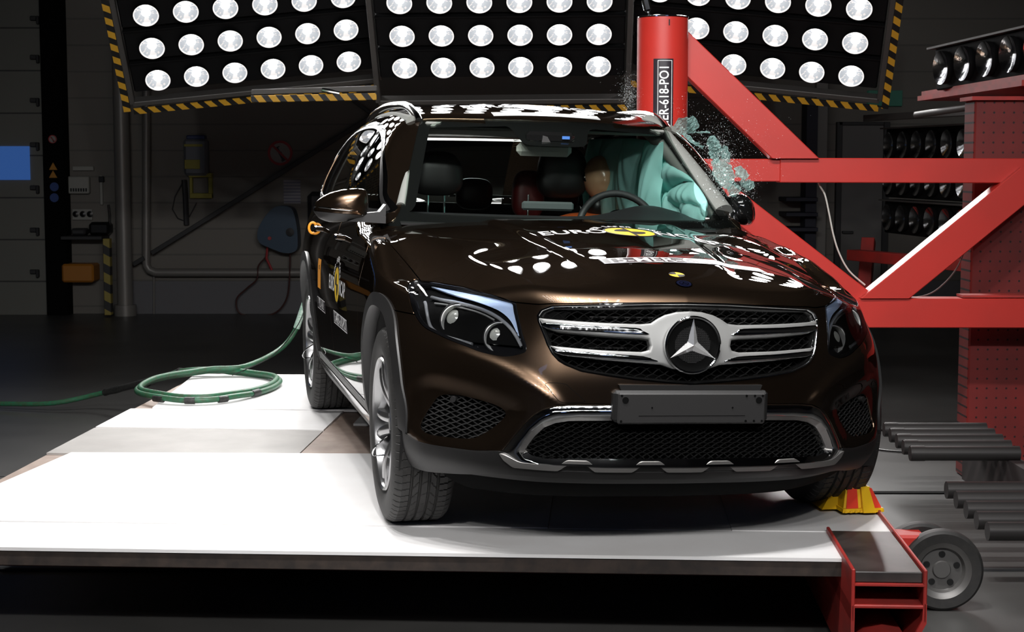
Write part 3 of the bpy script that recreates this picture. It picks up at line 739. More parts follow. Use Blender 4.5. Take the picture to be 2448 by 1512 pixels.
board([W2(-.578, .602), W2(.002, .602), W2(.002, 3.2), W2(-.578, 3.2)], B0 + .003, 'grey white board at the right edge with the yellow block on it')
board([W2(-3.62, 2.06), W2(-2.45, 2.02), W2(-2.45, 2.75), W2(-3.62, 2.78)], B0 - .002, 'dull scuffed board behind the glaring one at the left edge', m=mat('scuffed_board', (.33, .31, .295), .6, noise=(4, (.42, .40, .38), .7)))
board([W2(-3.62, 2.80), W2(-2.45, 2.77), W2(-2.45, 3.40), W2(-3.62, 3.42)], B0, 'off white board at the left edge before the hose coil')
board([W2(-3.5, 3.42), W2(-2.33, 3.40), W2(-2.33, 4.85), W2(-3.62, 4.85)], B0 + .006, 'white board under the coiled green hose')
board([W2(-2.328, 2.95), W2(-1.25, 2.95), W2(-1.25, 4.85), W2(-2.328, 4.85)], B0 + .004, 'white board under the rear wheel of the car')
board([W2(-2.448, 2.14), W2(-1.25, 2.14), W2(-1.25, 2.93), W2(-2.448, 2.93)], B0 - .006, 'bare brown board showing between the two near wheels', m=ply)

# ============================================================ the pole and its red frame
PXY = (.754, 8.38)
pr = empty('impact_pole', (PXY[0], PXY[1], FLOOR_Z), 0, 'upright round red steel pole on a braced red frame, pressed into the car side', 'pole')
def ch(mb, name, m, parent=pr, auto=30): return child(mb.build(name, m, auto=auto), parent)
ch(MB().tube([(*PXY, .03), (*PXY, 2.045)], .127, 56), 'pole_tube', red_paint)
ch(MB().lathe([(0, 2.045), (.130, 2.045), (.130, 2.05), (.12, 2.053), (0, 2.053)], 56, Matrix.Translation((*PXY, 0))), 'pole_cap', chrome)
lab = WP(1578, 220, 8.38 - .13)
# curved label wrapped on the tube
def on_pole(u, v, lift):   # u along the circumference, v height
    a = -PI / 2 + u / .127; return (PXY[0] + (.127 + lift) * math.cos(a), PXY[1] + (.127 + lift) * math.sin(a), v)
def pole_patch(name, u0, u1, z0, z1, lift, m, n=12):
    V = [on_pole(u0 + (u1 - u0) * i / n, z, lift) for i in range(n + 1) for z in (z0, z1)]
    return child(mesh_obj(name, V, [(2 * i, 2 * i + 2, 2 * i + 3, 2 * i + 1) for i in range(n)], m), pr)
ut = WP(1553, 140, 8.25); ub = WP(1601, 330, 8.25)
u0, u1 = -.056, .044; z1 = WP(1570, 140, 8.25).z; z0 = WP(1570, 345, 8.25).z - .12
pole_patch('label_plate', u0, u1, z0, z1, .0012, label_grey)
for a_, b_, c_, d_ in ((u0 + .022, u0 + .0245, z0, z1 - .008), (u1 - .010, u1 - .0075, z0, z1 - .008), (u0 + .022, u1 - .0075, z1 - .0105, z1 - .008)):
    pole_patch('label_border', a_, b_, c_, d_, .0022, white_m, 4)
V, Fc = text_mesh('15-MER-618-PO1', .066, .0008); V[:, 0] *= .80; V, Fc = subdiv2d(V, Fc, .009)
x0t = V[:, 0].max(); V2 = [on_pole(-(v[1]) + (u0 + .022 + u1 - .010) / 2, z1 - .04 - (x0t - v[0]) * 1.02, .0025) for v in V]
keep = [i for i, f in enumerate(Fc) if max(V2[j][2] for j in f) > z0 - 2]
child(mesh_obj('label_text', V2, [Fc[i] for i in keep], white_m, smooth=False), pr)
pole_patch('pole_mark', .018, .024, 2.0, 2.03, .001, black_m, 2)
q = WP(1548, 12, 8.3); mm = Matrix.Translation((q.x, 8.36, 2.11)) @ Matrix.Rotation(R(-14), 4, 'Y')
ch(MB().box((0, 0, 0), (.04, .04, .07), mm, b=.01).tube([mm @ Vector((0, 0, -.03)), (q.x + .02, 8.38, 2.04)], .007, 8), 'clamp', chrome)
YB = 8.50
def P3(px, py, y=YB - .06): v = WP(px, py, y); return v
# struts and arms; each a separate bar
A = WP(1640, 112, YB); Bq = WP(1912, 408, YB)
sv = MB().beam((PXY[0] + .05, YB - .03, 1.945), (1.60, YB - .03, 1.19), .12, .165)
sV, sF = clip(np.array(sv.V), sv.F, lambda V: 1.347 - V[:, 2]); child(mesh_obj('upper_strut', sV, sF, red_paint, auto=30), pr)
ch(MB().beam((PXY[0] + .05, YB, 1.287), (1.385, YB, 1.287), .11, .115), 'cross_arm_end', red_paint)
ch(MB().beam((1.36, YB, 1.287), (3.6, YB, 1.282), .13, .125), 'cross_arm', red_paint)
sv = MB().beam((PXY[0] + .1, YB, 1.33), (1.98, YB, .464), .12, .14)
sV, sF = clip(np.array(sv.V), sv.F, lambda V: .60 - V[:, 2]); child(mesh_obj('lower_strut', sV, sF, red_paint, auto=30), pr)
sv = MB().beam((1.76, YB - .04, .52), (2.72, YB - .04, 1.32), .13, .16)
sV, sF = clip(np.array(sv.V), sv.F, lambda V: .637 - V[:, 2]); sV, sF = clip(sV, sF, lambda V: V[:, 2] - 1.30); child(mesh_obj('diagonal_brace', sV, sF, red_paint, auto=30), pr)
ch(MB().beam((PXY[0] + .05, YB, .56), (3.6, YB - .05, .56), .14, .15), 'lower_arm', red_paint)
ch(MB().box((2.9, YB - .02, .645), (1.2, .12, .012)), 'arm_flange', red_dark)

# perforated barrier block
perf = mat('perforated_red_steel', (.17, .012, .010), .55, noise=(4, (.10, .010, .009), .7))
def holes(m, pitch, rad):
    nt = m.node_tree; N = nt.nodes; L = nt.links; b = N['Principled BSDF']; src = b.inputs['Base Color'].links[0].from_socket
    tc = N.new('ShaderNodeTexCoord'); s = N.new('ShaderNodeVectorMath'); s.operation = 'MULTIPLY'; s.inputs[1].default_value = (1 / pitch, 0, 1 / pitch)
    L.new(tc.outputs['Object'], s.inputs[0]); f = N.new('ShaderNodeVectorMath'); f.operation = 'FRACTION'; L.new(s.outputs[0], f.inputs[0])
    d = N.new('ShaderNodeVectorMath'); d.operation = 'DISTANCE'; d.inputs[1].default_value = (.5, 0, .5); L.new(f.outputs[0], d.inputs[0])
    lt = N.new('ShaderNodeMath'); lt.operation = 'LESS_THAN'; lt.inputs[1].default_value = rad; L.new(d.outputs['Value'], lt.inputs[0])
    x = N.new('ShaderNodeMix'); x.data_type = 'RGBA'; L.new(lt.outputs[0], x.inputs[0]); L.new(src, x.inputs[6]); x.inputs[7].default_value = (.01, .003, .003, 1); L.new(x.outputs[2], b.inputs['Base Color'])
holes(perf, .052, .11)
bk = empty('barrier_wall', (3.4, 8.82, FLOOR_Z), 0, 'tall dark red perforated steel wall at the right edge', 'barrier')
child(MB().box((3.42, 8.82, .645), (2.0, .20, 2.01), b=.01).build('block_body', perf), bk)
child(MB().box((3.42, 8.82, 1.66), (2.04, .24, .02)).build('top_plate', red_dark), bk)
tube_m = mat('dull_steel_tube', (.05, .047, .046), .4, .6)
for k in range(5):
    y = 8.50 - k * .142; child(MB().tube([(1.93, y, -.055 - .006 * k), (2.46, y, -.055 - .006 * k)], .036, 24).tube([(1.935, y, -.055 - .006 * k), (2.0, y, -.055 - .006 * k)], .038, 24).build('steel_tube', tube_m), bk)
for k in range(5):
    y = 7.14 - k * .158; child(MB().tube([(1.90, y, -.10 - .010 * k), (2.46, y, -.10 - .010 * k)], .038, 24).build('steel_tube', tube_m), bk)
child(MB().box((2.44, 7.58, -.235), (.07, 2.3, .25)).build('tube_support', mat('dark_support', (.02, .012, .012), .7)), bk)  # one even blackish red
child(MB().beam((3.6, 8.80, .2), (3.6, 10.2, FLOOR_Z + .03), .12, .12).beam((3.6, 8.8, FLOOR_Z + .05), (3.6, 10.3, FLOOR_Z + .05), .14, .1).build('wall_buttress', red_dark), bk)

# ============================================================ hose, cables, stop block
hose_m = mat('green_hose', (.022, .14, .07), .45, noise=(38, (.05, .075, .04), .9))
tape_bk = mat('black_tape', (.012, .012, .012), .5, noise=(60, (.05, .05, .045), .6), bump=(160, .5, .004))
hs = empty('green_hose', (-1.76, 9.3, 0), 0, 'thick green hose coiled on the platform and rising to the back of the car', 'hose')
LEAD = [(-3.75, 11.3, -.33), (-3.46, 11.2, -.32), (-3.1, 11.1, -.30), (-2.74, 11.05, -.22), (-2.28, 10.62, -.07), (-2.07, 10.28, .022), (-1.86, 10.24, .04)]
cx, cy, RXh, RYh, r = -1.775, 9.62, .395, .62, .0165
pts = []
for k in range(0, 125):
    a = R(-275 - k * 5.69); w = k / 124.
    pts.append((cx + (RXh - .035 * w) * math.cos(a) + .02 * math.sin(3 * a), cy + (RYh - .05 * w) * math.sin(a), .018 + .030 * w + .004 * math.sin(5 * a)))
tail = [(-1.66, 10.23, .06), (-1.50, 10.6, .12), (-1.40, 10.7, .25), (-1.33, 10.7, .45), (-1.28, 10.68, .56), (-1.22, 10.6, .62)]
lead = LEAD
path = smooth_poly(lead + pts[::4] + tail, 5, False)
child(MB().tube([tuple(p) for p in path], r, 14).build('hose_pipe', hose_m), hs)
lp = smooth_poly(LEAD[3:6], 8, False)
rr = [.021 + .005 * random.Random(i).random() for i in range(len(lp))]
child(MB().tube([tuple(p) for p in lp], rr, 12).build('tape_wrap', tape_bk), hs)
for a0 in (-118, -92, -64, -30, 168, 35):
    seg = [(cx + (RXh - .005) * math.cos(R(a0 + q)) + .02 * math.sin(3 * R(a0 + q)), cy + (RYh - .008) * math.sin(R(a0 + q)), .022) for q in range(-4, 5, 2)]
    child(MB().tube(seg, .0195, 12).build('tape_wrap', tape_bk), hs)
sock = [tail[i] for i in (2, 3, 4, 5)]
child(MB().tube([tuple(p) for p in smooth_poly(sock, 6, False)], .021, 14).build('pulling_sock', mat('pale_woven_sock', (.30, .55, .42), .5, noise=(90, (.75, .85, .8), .9))), hs)
tag(MB().tube([tuple(p) for p in smooth_poly([(-1.30, 10.6, .50), (-1.36, 10.5, .3), (-1.5, 10.3, .12), (-1.72, 10.1, .02)], 6, False)], .003, 6).build('thin_cable', black_m), 'thin black cable hanging beside the green hose', 'cable')
wht = mat('white_cable', (.5, .5, .46), .5)
tag(MB().tube([tuple(WP(*p, 8.50)) for p in smooth_poly([(1950, 400), (1958, 440), (1972, 466), (1982, 510), (1992, 560), (2006, 605), (2030, 648), (2068, 682)], 5, False)], .0045, 8).build('hanging_cable', wht), 'white cable hanging from the red arm to the brace foot', 'cable')
tag(MB().tube([tuple(WP(*p, 8.66)) for p in smooth_poly([(2312, 545), (2308, 590), (2288, 640), (2255, 680), (2215, 706), (2150, 716)], 5, False)], .004, 8).build('hanging_cable', mat('grey_cable', (.16, .15, .14), .5)), 'grey cable drooping between the red brace and the block', 'cable')
tag(MB().tube([(2.35 + .32 * math.cos(a / 5.) - .0, 9.9 + .4 * math.sin(a / 5.), FLOOR_Z + .008) for a in range(32)], .006, 6, closed=True).build('cable_loop', black_m), 'black cable loop lying on the hall floor beside the block', 'cable')
# yellow stop block
cm = mat('yellow_plastic', (.86, .50, .01), .3, 0, .2); rf = mat('red_reflector', (.85, .06, .03), .25, 0, .5)
ck = empty('stop_block', (1.312, 6.345, .006), R(8), 'yellow ridged wheel stop block with two red reflectors beside the far front wheel', 'wheel stop')
def frus(x0, x1, y0, y1, h, tx0, tx1, ty0, ty1, z=0):
    return [(x0, y0, z), (x1, y0, z), (x1, y1, z), (x0, y1, z), (tx0, ty0, h), (tx1, ty0, h), (tx1, ty1, h), (tx0, ty1, h)]
FB = [(3, 2, 1, 0), (4, 5, 6, 7), (0, 1, 5, 4), (1, 2, 6, 5), (2, 3, 7, 6), (3, 0, 4, 7)]
m = MB(); m.add(frus(-.078, .078, -.15, .17, .086, -.05, .045, -.10, .16), FB)
m.add(frus(-.005, .045, -.175, -.06, .09, .005, .035, -.115, 0), FB); m.add(frus(-.14, -.06, -.09, .16, .075, -.07, -.05, -.03, .16), FB)
m.add([(v[0], v[1], v[2]) for v in frus(-.082, .082, -.16, .17, .014, -.080, .080, -.158, .17)], FB)
for i in range(8): m.box((-.07 + i * .02, -.16, .004), (.009, .012, .008))
m.build('block_body', cm, ck, auto=20)
for (xa, xb, ta, tb) in ((-.066, -.018, -.045, -.008), (.05, .078, .034, .05)):
    MB().add([(xa, -.1555, .006), (xb, -.1555, .006), (tb, -.106, .082), (ta, -.106, .082), (xa, -.150, .004), (xb, -.150, .004), (tb, -.1, .08), (ta, -.1, .08)], [(0, 1, 2, 3), (7, 6, 5, 4), (0, 4, 5, 1), (1, 5, 6, 2), (2, 6, 7, 3), (3, 7, 4, 0)]).build('red_reflector', rf, ck)
# ============================================================ the car: panels are pieces of the body fields, cut along their shut lines
CAR = empty('car', (0.4148, 6.2806, 0), 0.21458, 'dark brown metallic off-road car on the platform, struck by the red pole', 'car')
ROLL, ZC0 = .03038, .5
def roll_pts(V):
    V = np.asarray(V, float); c, s = math.cos(ROLL), math.sin(ROLL)
    return np.stack([V[:, 0] * c + (V[:, 2] - ZC0) * s, V[:, 1], ZC0 - V[:, 0] * s + (V[:, 2] - ZC0) * c], 1)
def roll_vec(V):
    V = np.asarray(V, float); c, s = math.cos(ROLL), math.sin(ROLL)
    return np.stack([V[:, 0] * c + V[:, 2] * s, V[:, 1], -V[:, 0] * s + V[:, 2] * c], 1)
def cpart(name, V, Fc, m, parent=CAR, smooth=True, normals=None, auto=None, mi=None):
    return mesh_obj(name, roll_pts(V), Fc, m, parent, smooth, mi=mi, normals=None if normals is None else roll_vec(normals), auto=auto)
def cmb(mb, name, m, parent=CAR, auto=35): return cpart(name, mb.V, mb.F, m, parent, auto=auto, mi=mb.I)
def grid(P):
    nu, nv = P.shape[:2]; idx = np.arange(nu * nv).reshape(nu, nv)
    Fc = np.stack([idx[:-1, :-1], idx[1:, :-1], idx[1:, 1:], idx[:-1, 1:]], -1).reshape(-1, 4)
    return P.reshape(-1, 3).copy(), Fc.tolist()
def mirror(V, Fc): return V * np.array([-1, 1, 1]), [f[::-1] for f in Fc]
def panel_part(name, V, Fc, fld, cuts, m, parent=CAR, t=.007, lift=0.0, post=None, norm=True, skirt=True):
    for c in cuts: V, Fc = clip(V, Fc, c)
    if post is not None: V = post(V); norm = False
    if not Fc: print('EMPTY', name); return None
    N = grad(fld, V)
    # orientation
    f0 = np.array([V[f[1]] - V[f[0]] for f in Fc]); f1 = np.array([V[f[2]] - V[f[0]] for f in Fc])
    cr = np.cross(f0, f1); dt = (cr * np.array([N[f[0]] for f in Fc])).sum(1)
    if (dt < 0).sum() > len(Fc) / 2: Fc = [f[::-1] for f in Fc]
    V = V + N * lift; n0 = len(V); normals = N
    if skirt:
        cnt = {}
        for f in Fc:
            for a, b in zip(f, f[1:] + f[:1]): cnt[a, b] = 1
        be = [(a, b) for (a, b) in cnt if (b, a) not in cnt]
        bv = sorted({i for e in be for i in e}); A = {b: n0 + i for i, b in enumerate(bv)}; B = {b: n0 + len(bv) + i for i, b in enumerate(bv)}
        Vt = V[bv]; Nt = N[bv]; V = np.concatenate([V, Vt, Vt - Nt * t])
        side = np.zeros((len(bv), 3)); bi = {b: i for i, b in enumerate(bv)}
        for a, b in be:
            e = V[b] - V[a]; sdir = np.cross(e, N[a]); L = np.linalg.norm(sdir)
            if L > 1e-9: side[bi[a]] += sdir / L; side[bi[b]] += sdir / L
            Fc.append([A[b], A[a], B[a], B[b]])
        side /= (np.linalg.norm(side, axis=1, keepdims=True) + 1e-9)
        normals = np.concatenate([N, side * .8 + Nt * .5, side])
        normals /= (np.linalg.norm(normals, axis=1, keepdims=True) + 1e-9)
    return cpart(name, V, Fc, m, parent, normals=normals if norm else None)
def both(fn):
    for s in (-1, 1): fn(s)
# --- parameter grids
GRIDS = {}
def nose_grid(z0=.15, z1=.98, nz=110, na=300, amax=84, iso=0.0, fld=f_low):
    key = (z0, z1, nz, na, amax, iso)
    if key not in GRIDS: GRIDS[key] = nose_grid_(*key)
    V, Fc = GRIDS[key]; return V.copy(), [list(f) for f in Fc]
def nose_grid_(z0, z1, nz, na, amax, iso, fld=f_low):
    z = np.linspace(z0, z1, nz); a = np.linspace(-R(amax), R(amax), na); A, Z = np.meshgrid(a, z, indexing='ij')
    O = np.stack([0 * A, .45 + 0 * A, Z], -1); D = np.stack([np.sin(A), -np.cos(A), 0 * A], -1)
    return grid(shoot(fld, O, D, 2.2, iso, 30))
def side_grid(s, y0, y1, th0, th1, ny, nt, iso=0.0, oz=.68, fld=f_low, ox=.40):
    y = np.linspace(y0, y1, ny); t = np.linspace(R(th0), R(th1), nt); Y, T = np.meshgrid(y, t, indexing='ij')
    O = np.stack([s * ox + 0 * Y, Y, oz + 0 * Y], -1); D = np.stack([s * np.cos(T), 0 * Y, np.sin(T)], -1)
    return grid(shoot(fld, O, D, .95, iso, 26))
def top_grid(fld, x0, x1, y0, y1, nx, ny, ztop, zb, iso=0.0):
    X, Y = np.meshgrid(np.linspace(x0, x1, nx), np.linspace(y0, y1, ny), indexing='ij')
    O = np.stack([X, Y, zb + 0 * X], -1); D = np.stack([0 * X, 0 * X, 1 + 0 * X], -1)
    return grid(shoot(fld, O, D, ztop - zb, iso, 40))
# --- outlines in the car's own frame (x across, z up) seen square from the front
GR = [(0,.862),(-.14,.860),(-.275,.854),(-.40,.847),(-.455,.842),(-.487,.826),(-.499,.806),(-.497,.785),(-.484,.743),(-.475,.712),(-.462,.685),(-.443,.664),(-.421,.651),(-.369,.632),(-.28,.619),(-.193,.608),(-.09,.599),(0,.593)]
GRILLE = np.array(GR + [(-x, z) for x, z in GR[::-1][1:-1]])
HLp = [(-.858,.815),(-.853,.843),(-.834,.861),(-.808,.872),(-.777,.878),(-.735,.878),(-.682,.876),(-.641,.868),(-.593,.857),(-.561,.846),(-.556,.813),(-.551,.78),(-.546,.743),(-.538,.707),(-.540,.689),(-.555,.680),(-.589,.669),(-.623,.668),(-.673,.676),(-.706,.687),(-.755,.702),(-.796,.719),(-.828,.735),(-.846,.76),(-.855,.79)]
HL = smooth_poly(HLp, 3)
def sd_hl(V, s, off=0, poly=HL):
    """headlamp outline; towards the flank it is bounded along y as well"""
    d = sd_poly(V[:, 0] * -s, V[:, 2], poly) if s > 0 else sd_poly(V[:, 0], V[:, 2], poly)
    return np.maximum(d - off, V[:, 1] + .0)
TRIM_OUT = [(0,.530),(-.269,.529),(-.404,.525),(-.455,.520),(-.492,.504),(-.52,.482),(-.546,.451),(-.58,.400),(-.602,.366),(-.613,.344),(-.598,.322),(-.572,.304),(-.54,.296),(-.441,.298),(0,.298)]
TRIM_OUT = np.array(TRIM_OUT + [(-x, z) for x, z in TRIM_OUT[::-1][1:-1]])
TRIM_MID = [(0,.488),(-.264,.487),(-.381,.484),(-.448,.476),(-.49,.458),(-.523,.428),(-.547,.387),(-.560,.356),(-.545,.334),(-.50,.322),(-.3,.318),(0,.318)]
TRIM_MID = np.array(TRIM_MID + [(-x, z) for x, z in TRIM_MID[::-1][1:-1]])
OPEN = [(0,.470),(-.261,.470),(-.403,.465),(-.447,.456),(-.482,.438),(-.511,.404),(-.536,.362),(-.521,.346),(-.487,.338),(-.355,.343),(0,.343)]
OPEN = np.array(OPEN + [(-x, z) for x, z in OPEN[::-1][1:-1]])
FG = smooth_poly([(-.845,.392),(-.832,.43),(-.81,.475),(-.786,.509),(-.736,.519),(-.674,.512),(-.617,.497),(-.594,.477),(-.605,.453),(-.638,.416),(-.689,.380),(-.763,.372),(-.82,.374)], 4)
ARC_I, ARC_O = .410, .454
def arch_sd(V, cy, r): return np.hypot(V[:, 1] - cy - .055, (V[:, 2] - .365) * np.where(V[:, 2] < .365, .85, 1.0)) - r
# line between paint and the dark lower plastic on the nose
T_low = table([0,.45,.61,.70,.81,.86,.885,.95,1.2], [.30,.30,.350,.340,.339,.345,.362,.40,.42], .01)
def low_line(V): return V[:, 2] - ev(T_low, np.abs(V[:, 0]))
# hood outline
T_zf = table([0,.275,.455,.50,.56,.595,.651,.70,.745,.80,.9], [.862,.857,.848,.843,.844,.854,.868,.875,.875,.872,.872], .005)
HOODP = smooth_poly([(0,-1.0),(-.5,-1.0),(-.76,-.9),(-.80,-.5),(-.790,-.094),(-.797,.12),(-.819,.298),(-.838,.46),(-.841,.56),(-.818,.67),(-.790,.77),(-.750,.86),(-.6,.79),(-.4,.70),(-.2,.65),(0,.635)], 4, False)
HOODP = np.concatenate([HOODP, (HOODP * [-1, 1])[::-1][1:-1]])
def hood_xy(V): return sd_poly(V[:, 0], V[:, 1], HOODP)
def hood_z(V): return ev(T_zf, np.abs(V[:, 0])) - V[:, 2]
def hood_in(V): return np.maximum(hood_xy(V), hood_z(V))
G = .0022
# --- HOOD
V, Fc = top_grid(f_low, -.90, .90, -.84, .95, 200, 230, 1.3, .40)
hood = panel_part('hood', V, Fc, f_low, [lambda V: hood_xy(V) + G, lambda V: hood_z(V) + G], paint)
# --- FRONT BUMPER (painted skin with the openings cut out)
NV, NF = nose_grid()
def sd_both(poly): return lambda V: -sd_poly(-np.abs(V[:, 0]), V[:, 2], poly)
seam_z = .772
def bump_cuts(lo=True):
    return [lambda V: arch_sd(V, 0, ARC_I) * -1, lambda V: -sd_poly(V[:, 0], V[:, 2], GRILLE) ,
            lambda V: -hood_in(V) + G, lambda V: -np.where(V[:, 1] < 0, sd_poly(-np.abs(V[:, 0]), V[:, 2], HL), 1) + G]
def side_top(V): return np.where(np.abs(V[:, 0]) > .70, V[:, 2] - seam_z + G, -1.)
bumper = panel_part('front_bumper', NV, NF, f_low, bump_cuts() + [side_top, lambda V: -low_line(V) + .001, sd_both(TRIM_OUT), sd_both(FG), lambda V: V[:, 1] + .02], paint)
T_bot = table([0,.50,.60,.68,.75,.82,.87,.92], [.272,.272,.268,.252,.240,.232,.245,.27], .01)
low = panel_part('lower_bumper_trim', NV, NF, f_low, [lambda V: -arch_sd(V, 0, ARC_I), low_line, sd_both(TRIM_OUT), lambda V: V[:, 1] + .02, lambda V: ev(T_bot, np.abs(V[:, 0])) - V[:, 2]], black_plastic, lift=.002)
# satin lower skirt
# --- lower trim in chrome and silver around the air intake
V, Fc = nose_grid(.27, .56, 70, 420, 66)
def tr_prof(V):   # raises the trim in the middle of its band
    d = -sd_poly(V[:, 0], V[:, 2], TRIM_OUT); return d
def bulge(V):
    """rounds the chrome band across its width so that it leans back at its upper edge"""
    d0 = -sd_poly(V[:, 0], V[:, 2], TRIM_OUT); d1 = sd_poly(V[:, 0], V[:, 2], TRIM_MID); u = np.clip(d0 / (d0 + d1 + 1e-6), 0, 1)
    V = V.copy(); V[:, 1] += .016 * (1 - u) ** 1.5 - .008 * np.sin(PI * u) - .006; return V
trim = panel_part('chrome_intake_trim', V, Fc, f_low, [lambda V: sd_poly(V[:, 0], V[:, 2], TRIM_OUT) + .001, lambda V: -sd_poly(V[:, 0], V[:, 2], TRIM_MID), lambda V: ev(table([0,.56,.62], [.318,.318,.345]), np.abs(V[:, 0])) - V[:, 2]], chrome, t=.014, post=bulge)
def slope_in(V):
    V = V.copy(); d = -sd_poly(V[:, 0], V[:, 2], TRIM_MID); V[:, 1] += np.clip(d, 0, .03) * 1.1 - .004; return V
panel_part('grey_inner_band', V, Fc, f_low, [lambda V: sd_poly(V[:, 0], V[:, 2], TRIM_MID) + .0005, lambda V: -sd_poly(V[:, 0], V[:, 2], OPEN), lambda V: .352 - V[:, 2]], skid_m, t=.03, post=slope_in)
panel_part('chrome_lower_lip', V, Fc, f_low, [lambda V: sd_poly(V[:, 0], V[:, 2], TRIM_MID) + .0005, lambda V: -sd_poly(V[:, 0], V[:, 2], OPEN), lambda V: V[:, 2] - .352], chrome, t=.03, post=lambda V: V + np.stack([0 * V[:, 0], (V[:, 2] - .33) * .9 - .006, 0 * V[:, 0]], 1))
# satin skid strip with four cut-outs
SK = []
def bump_cut(x):
    c = 0
    for cx_ in (-.375, -.132, .110, .358): c = np.maximum(c, (1 - sstep(.028, .064, np.abs(x - cx_))))
    return c
skid_lo = lambda V: (.302 + .019 * bump_cut(V[:, 0])) - V[:, 2]
skid_hi = lambda V: V[:, 2] - (.321 + .016 * bump_cut(V[:, 0]) + .022 * sstep(.54, .612, np.abs(V[:, 0])) * 1.0)
skid = panel_part('satin_skid_strip', V, Fc, f_low, [lambda V: sd_poly(V[:, 0], V[:, 2], TRIM_OUT), skid_lo, skid_hi], skid_m, lift=.010, t=.03)
V2, F2 = nose_grid(.235, .335, 30, 300, 60, iso=-.07)
panel_part('under_tray', V2, F2, lambda P: f_low(P) + .07, [lambda V: -arch_sd(V, 0, ARC_I)], black_plastic, t=.01)
# --- mesh inserts: crossed wires laid on a surface behind each opening
def lattice(name, poly_list, pitch_u, pitch_v, iso, wire, m, ext, parent=CAR, zs=1.0, wavy=0.0, off=0.0, fldfn=None):
    """diagonal wire mesh in (x,z), laid on the nose at depth iso, kept inside the outline"""
    x0, x1, z0, z1 = ext; W, Hh = x1 - x0, z1 - z0; Vs = []; Fs = []
    slope = pitch_v / pitch_u
    for sg in (1, -1):
        c0 = (z0 - sg * slope * (x1 if sg > 0 else x0)); c1 = (z1 - sg * slope * (x0 if sg > 0 else x1))
        for k in range(int(math.floor(c0 / pitch_v)), int(math.ceil(c1 / pitch_v)) + 1):
            c = k * pitch_v; xs = np.linspace(x0, x1, int(W / .006) + 2)
            zz = sg * slope * xs + c
            if wavy: zz = zz + wavy * np.abs(np.sin(PI * (xs / pitch_u))) * 1.0 - wavy / 2
            ok = (zz > z0) & (zz < z1)
            if ok.sum() < 2: continue
            xs, zz = xs[ok], zz[ok]
            yy = F(xs, zz, False) + iso
            dx, dz = wire * .5 * slope / math.hypot(1, slope), wire * .5 / math.hypot(1, slope)
            n = len(Vs); m_ = len(xs)
            for i in range(m_):
                Vs += [(xs[i] + sg * dx * -1, yy[i] + .004, zz[i] + dz), (xs[i], yy[i] - .002 - off, zz[i] + dz * .2), (xs[i] + sg * dx, yy[i] + .004, zz[i] - dz), (xs[i], yy[i] + .012, zz[i])]
            for i in range(m_ - 1):
                a = n + 4 * i
                for q in range(4): Fs.append([a + q, a + (q + 1) % 4, a + 4 + (q + 1) % 4, a + 4 + q])
    V = np.array(Vs)
    for c in poly_list: V, Fs = clip(V, Fs, c)
    return cpart(name, V, Fs, m, parent, smooth=False, auto=None)
mesh_m = mat('black_mesh', (.018, .018, .018), .38)
lattice('grille_mesh', [lambda V: sd_poly(V[:, 0], V[:, 2], GRILLE) - .004], .041, .0250, .030, .0038, mesh_m, (-.51, .51, .585, .87), wavy=.004)
lattice('intake_mesh', [lambda V: sd_poly(V[:, 0], V[:, 2], OPEN) - .004], .030, .0165, .028, .0032, mesh_m, (-.55, .55, .335, .475), wavy=.003)
def fogs(s):
    if s < 0: c = lambda V: sd_poly(V[:, 0], V[:, 2], FG) - .004; ext = (-.86, -.58, .36, .53)
    else: c = lambda V: sd_poly(-V[:, 0], V[:, 2], FG) - .004; ext = (.58, .86, .36, .53)
    o = lattice('fog_grille', [c], .032, .0185, .036, .0050, mat('fog_mesh', (.022, .022, .022), .4), ext, wavy=.003)
    q = np.array([(s * .745, F(np.array(s * .745), np.array(.503), False) + .03, .503)])[0]
    cmb(MB().lathe([(0, -.012), (.010, -.012), (.011, 0), (.014, .01)], 20, Matrix.Translation(q) @ Matrix.Rotation(R(s * 30), 4, 'Z') @ Matrix.Rotation(-PI / 2, 4, 'X')), 'parking_sensor', black_plastic, o)
both(fogs)
# dark shell closing the nose behind the meshes
V, Fc = nose_grid(.16, .90, 50, 120, 86, iso=-.075)
panel_part('nose_shell', V, Fc, lambda P: f_low(P) + .075, [lambda V: -arch_sd(V, 0, ARC_O)], deep_black, skirt=False)
# radiator slats seen through the grille
m = MB()
for k in range(9): m.box((-.02, -.735, .60 + k * .026), (.62, .01, .004))
cmb(m, 'radiator_slats', grey_plastic)
# grille frame
V, Fc = nose_grid(.56, .90, 80, 420, 52)
panel_part('grille_frame', V, Fc, f_low, [lambda V: sd_poly(V[:, 0], V[:, 2], GRILLE) + .0, lambda V: -sd_poly(V[:, 0], V[:, 2], GRILLE) - .0045], chrome, lift=.003, t=.02)
panel_part('grille_throat', V, Fc, f_low, [lambda V: sd_poly(V[:, 0], V[:, 2], GRILLE) + .0045, lambda V: -sd_poly(V[:, 0], V[:, 2], GRILLE) - .010], black_gloss, lift=-.006, t=.05)
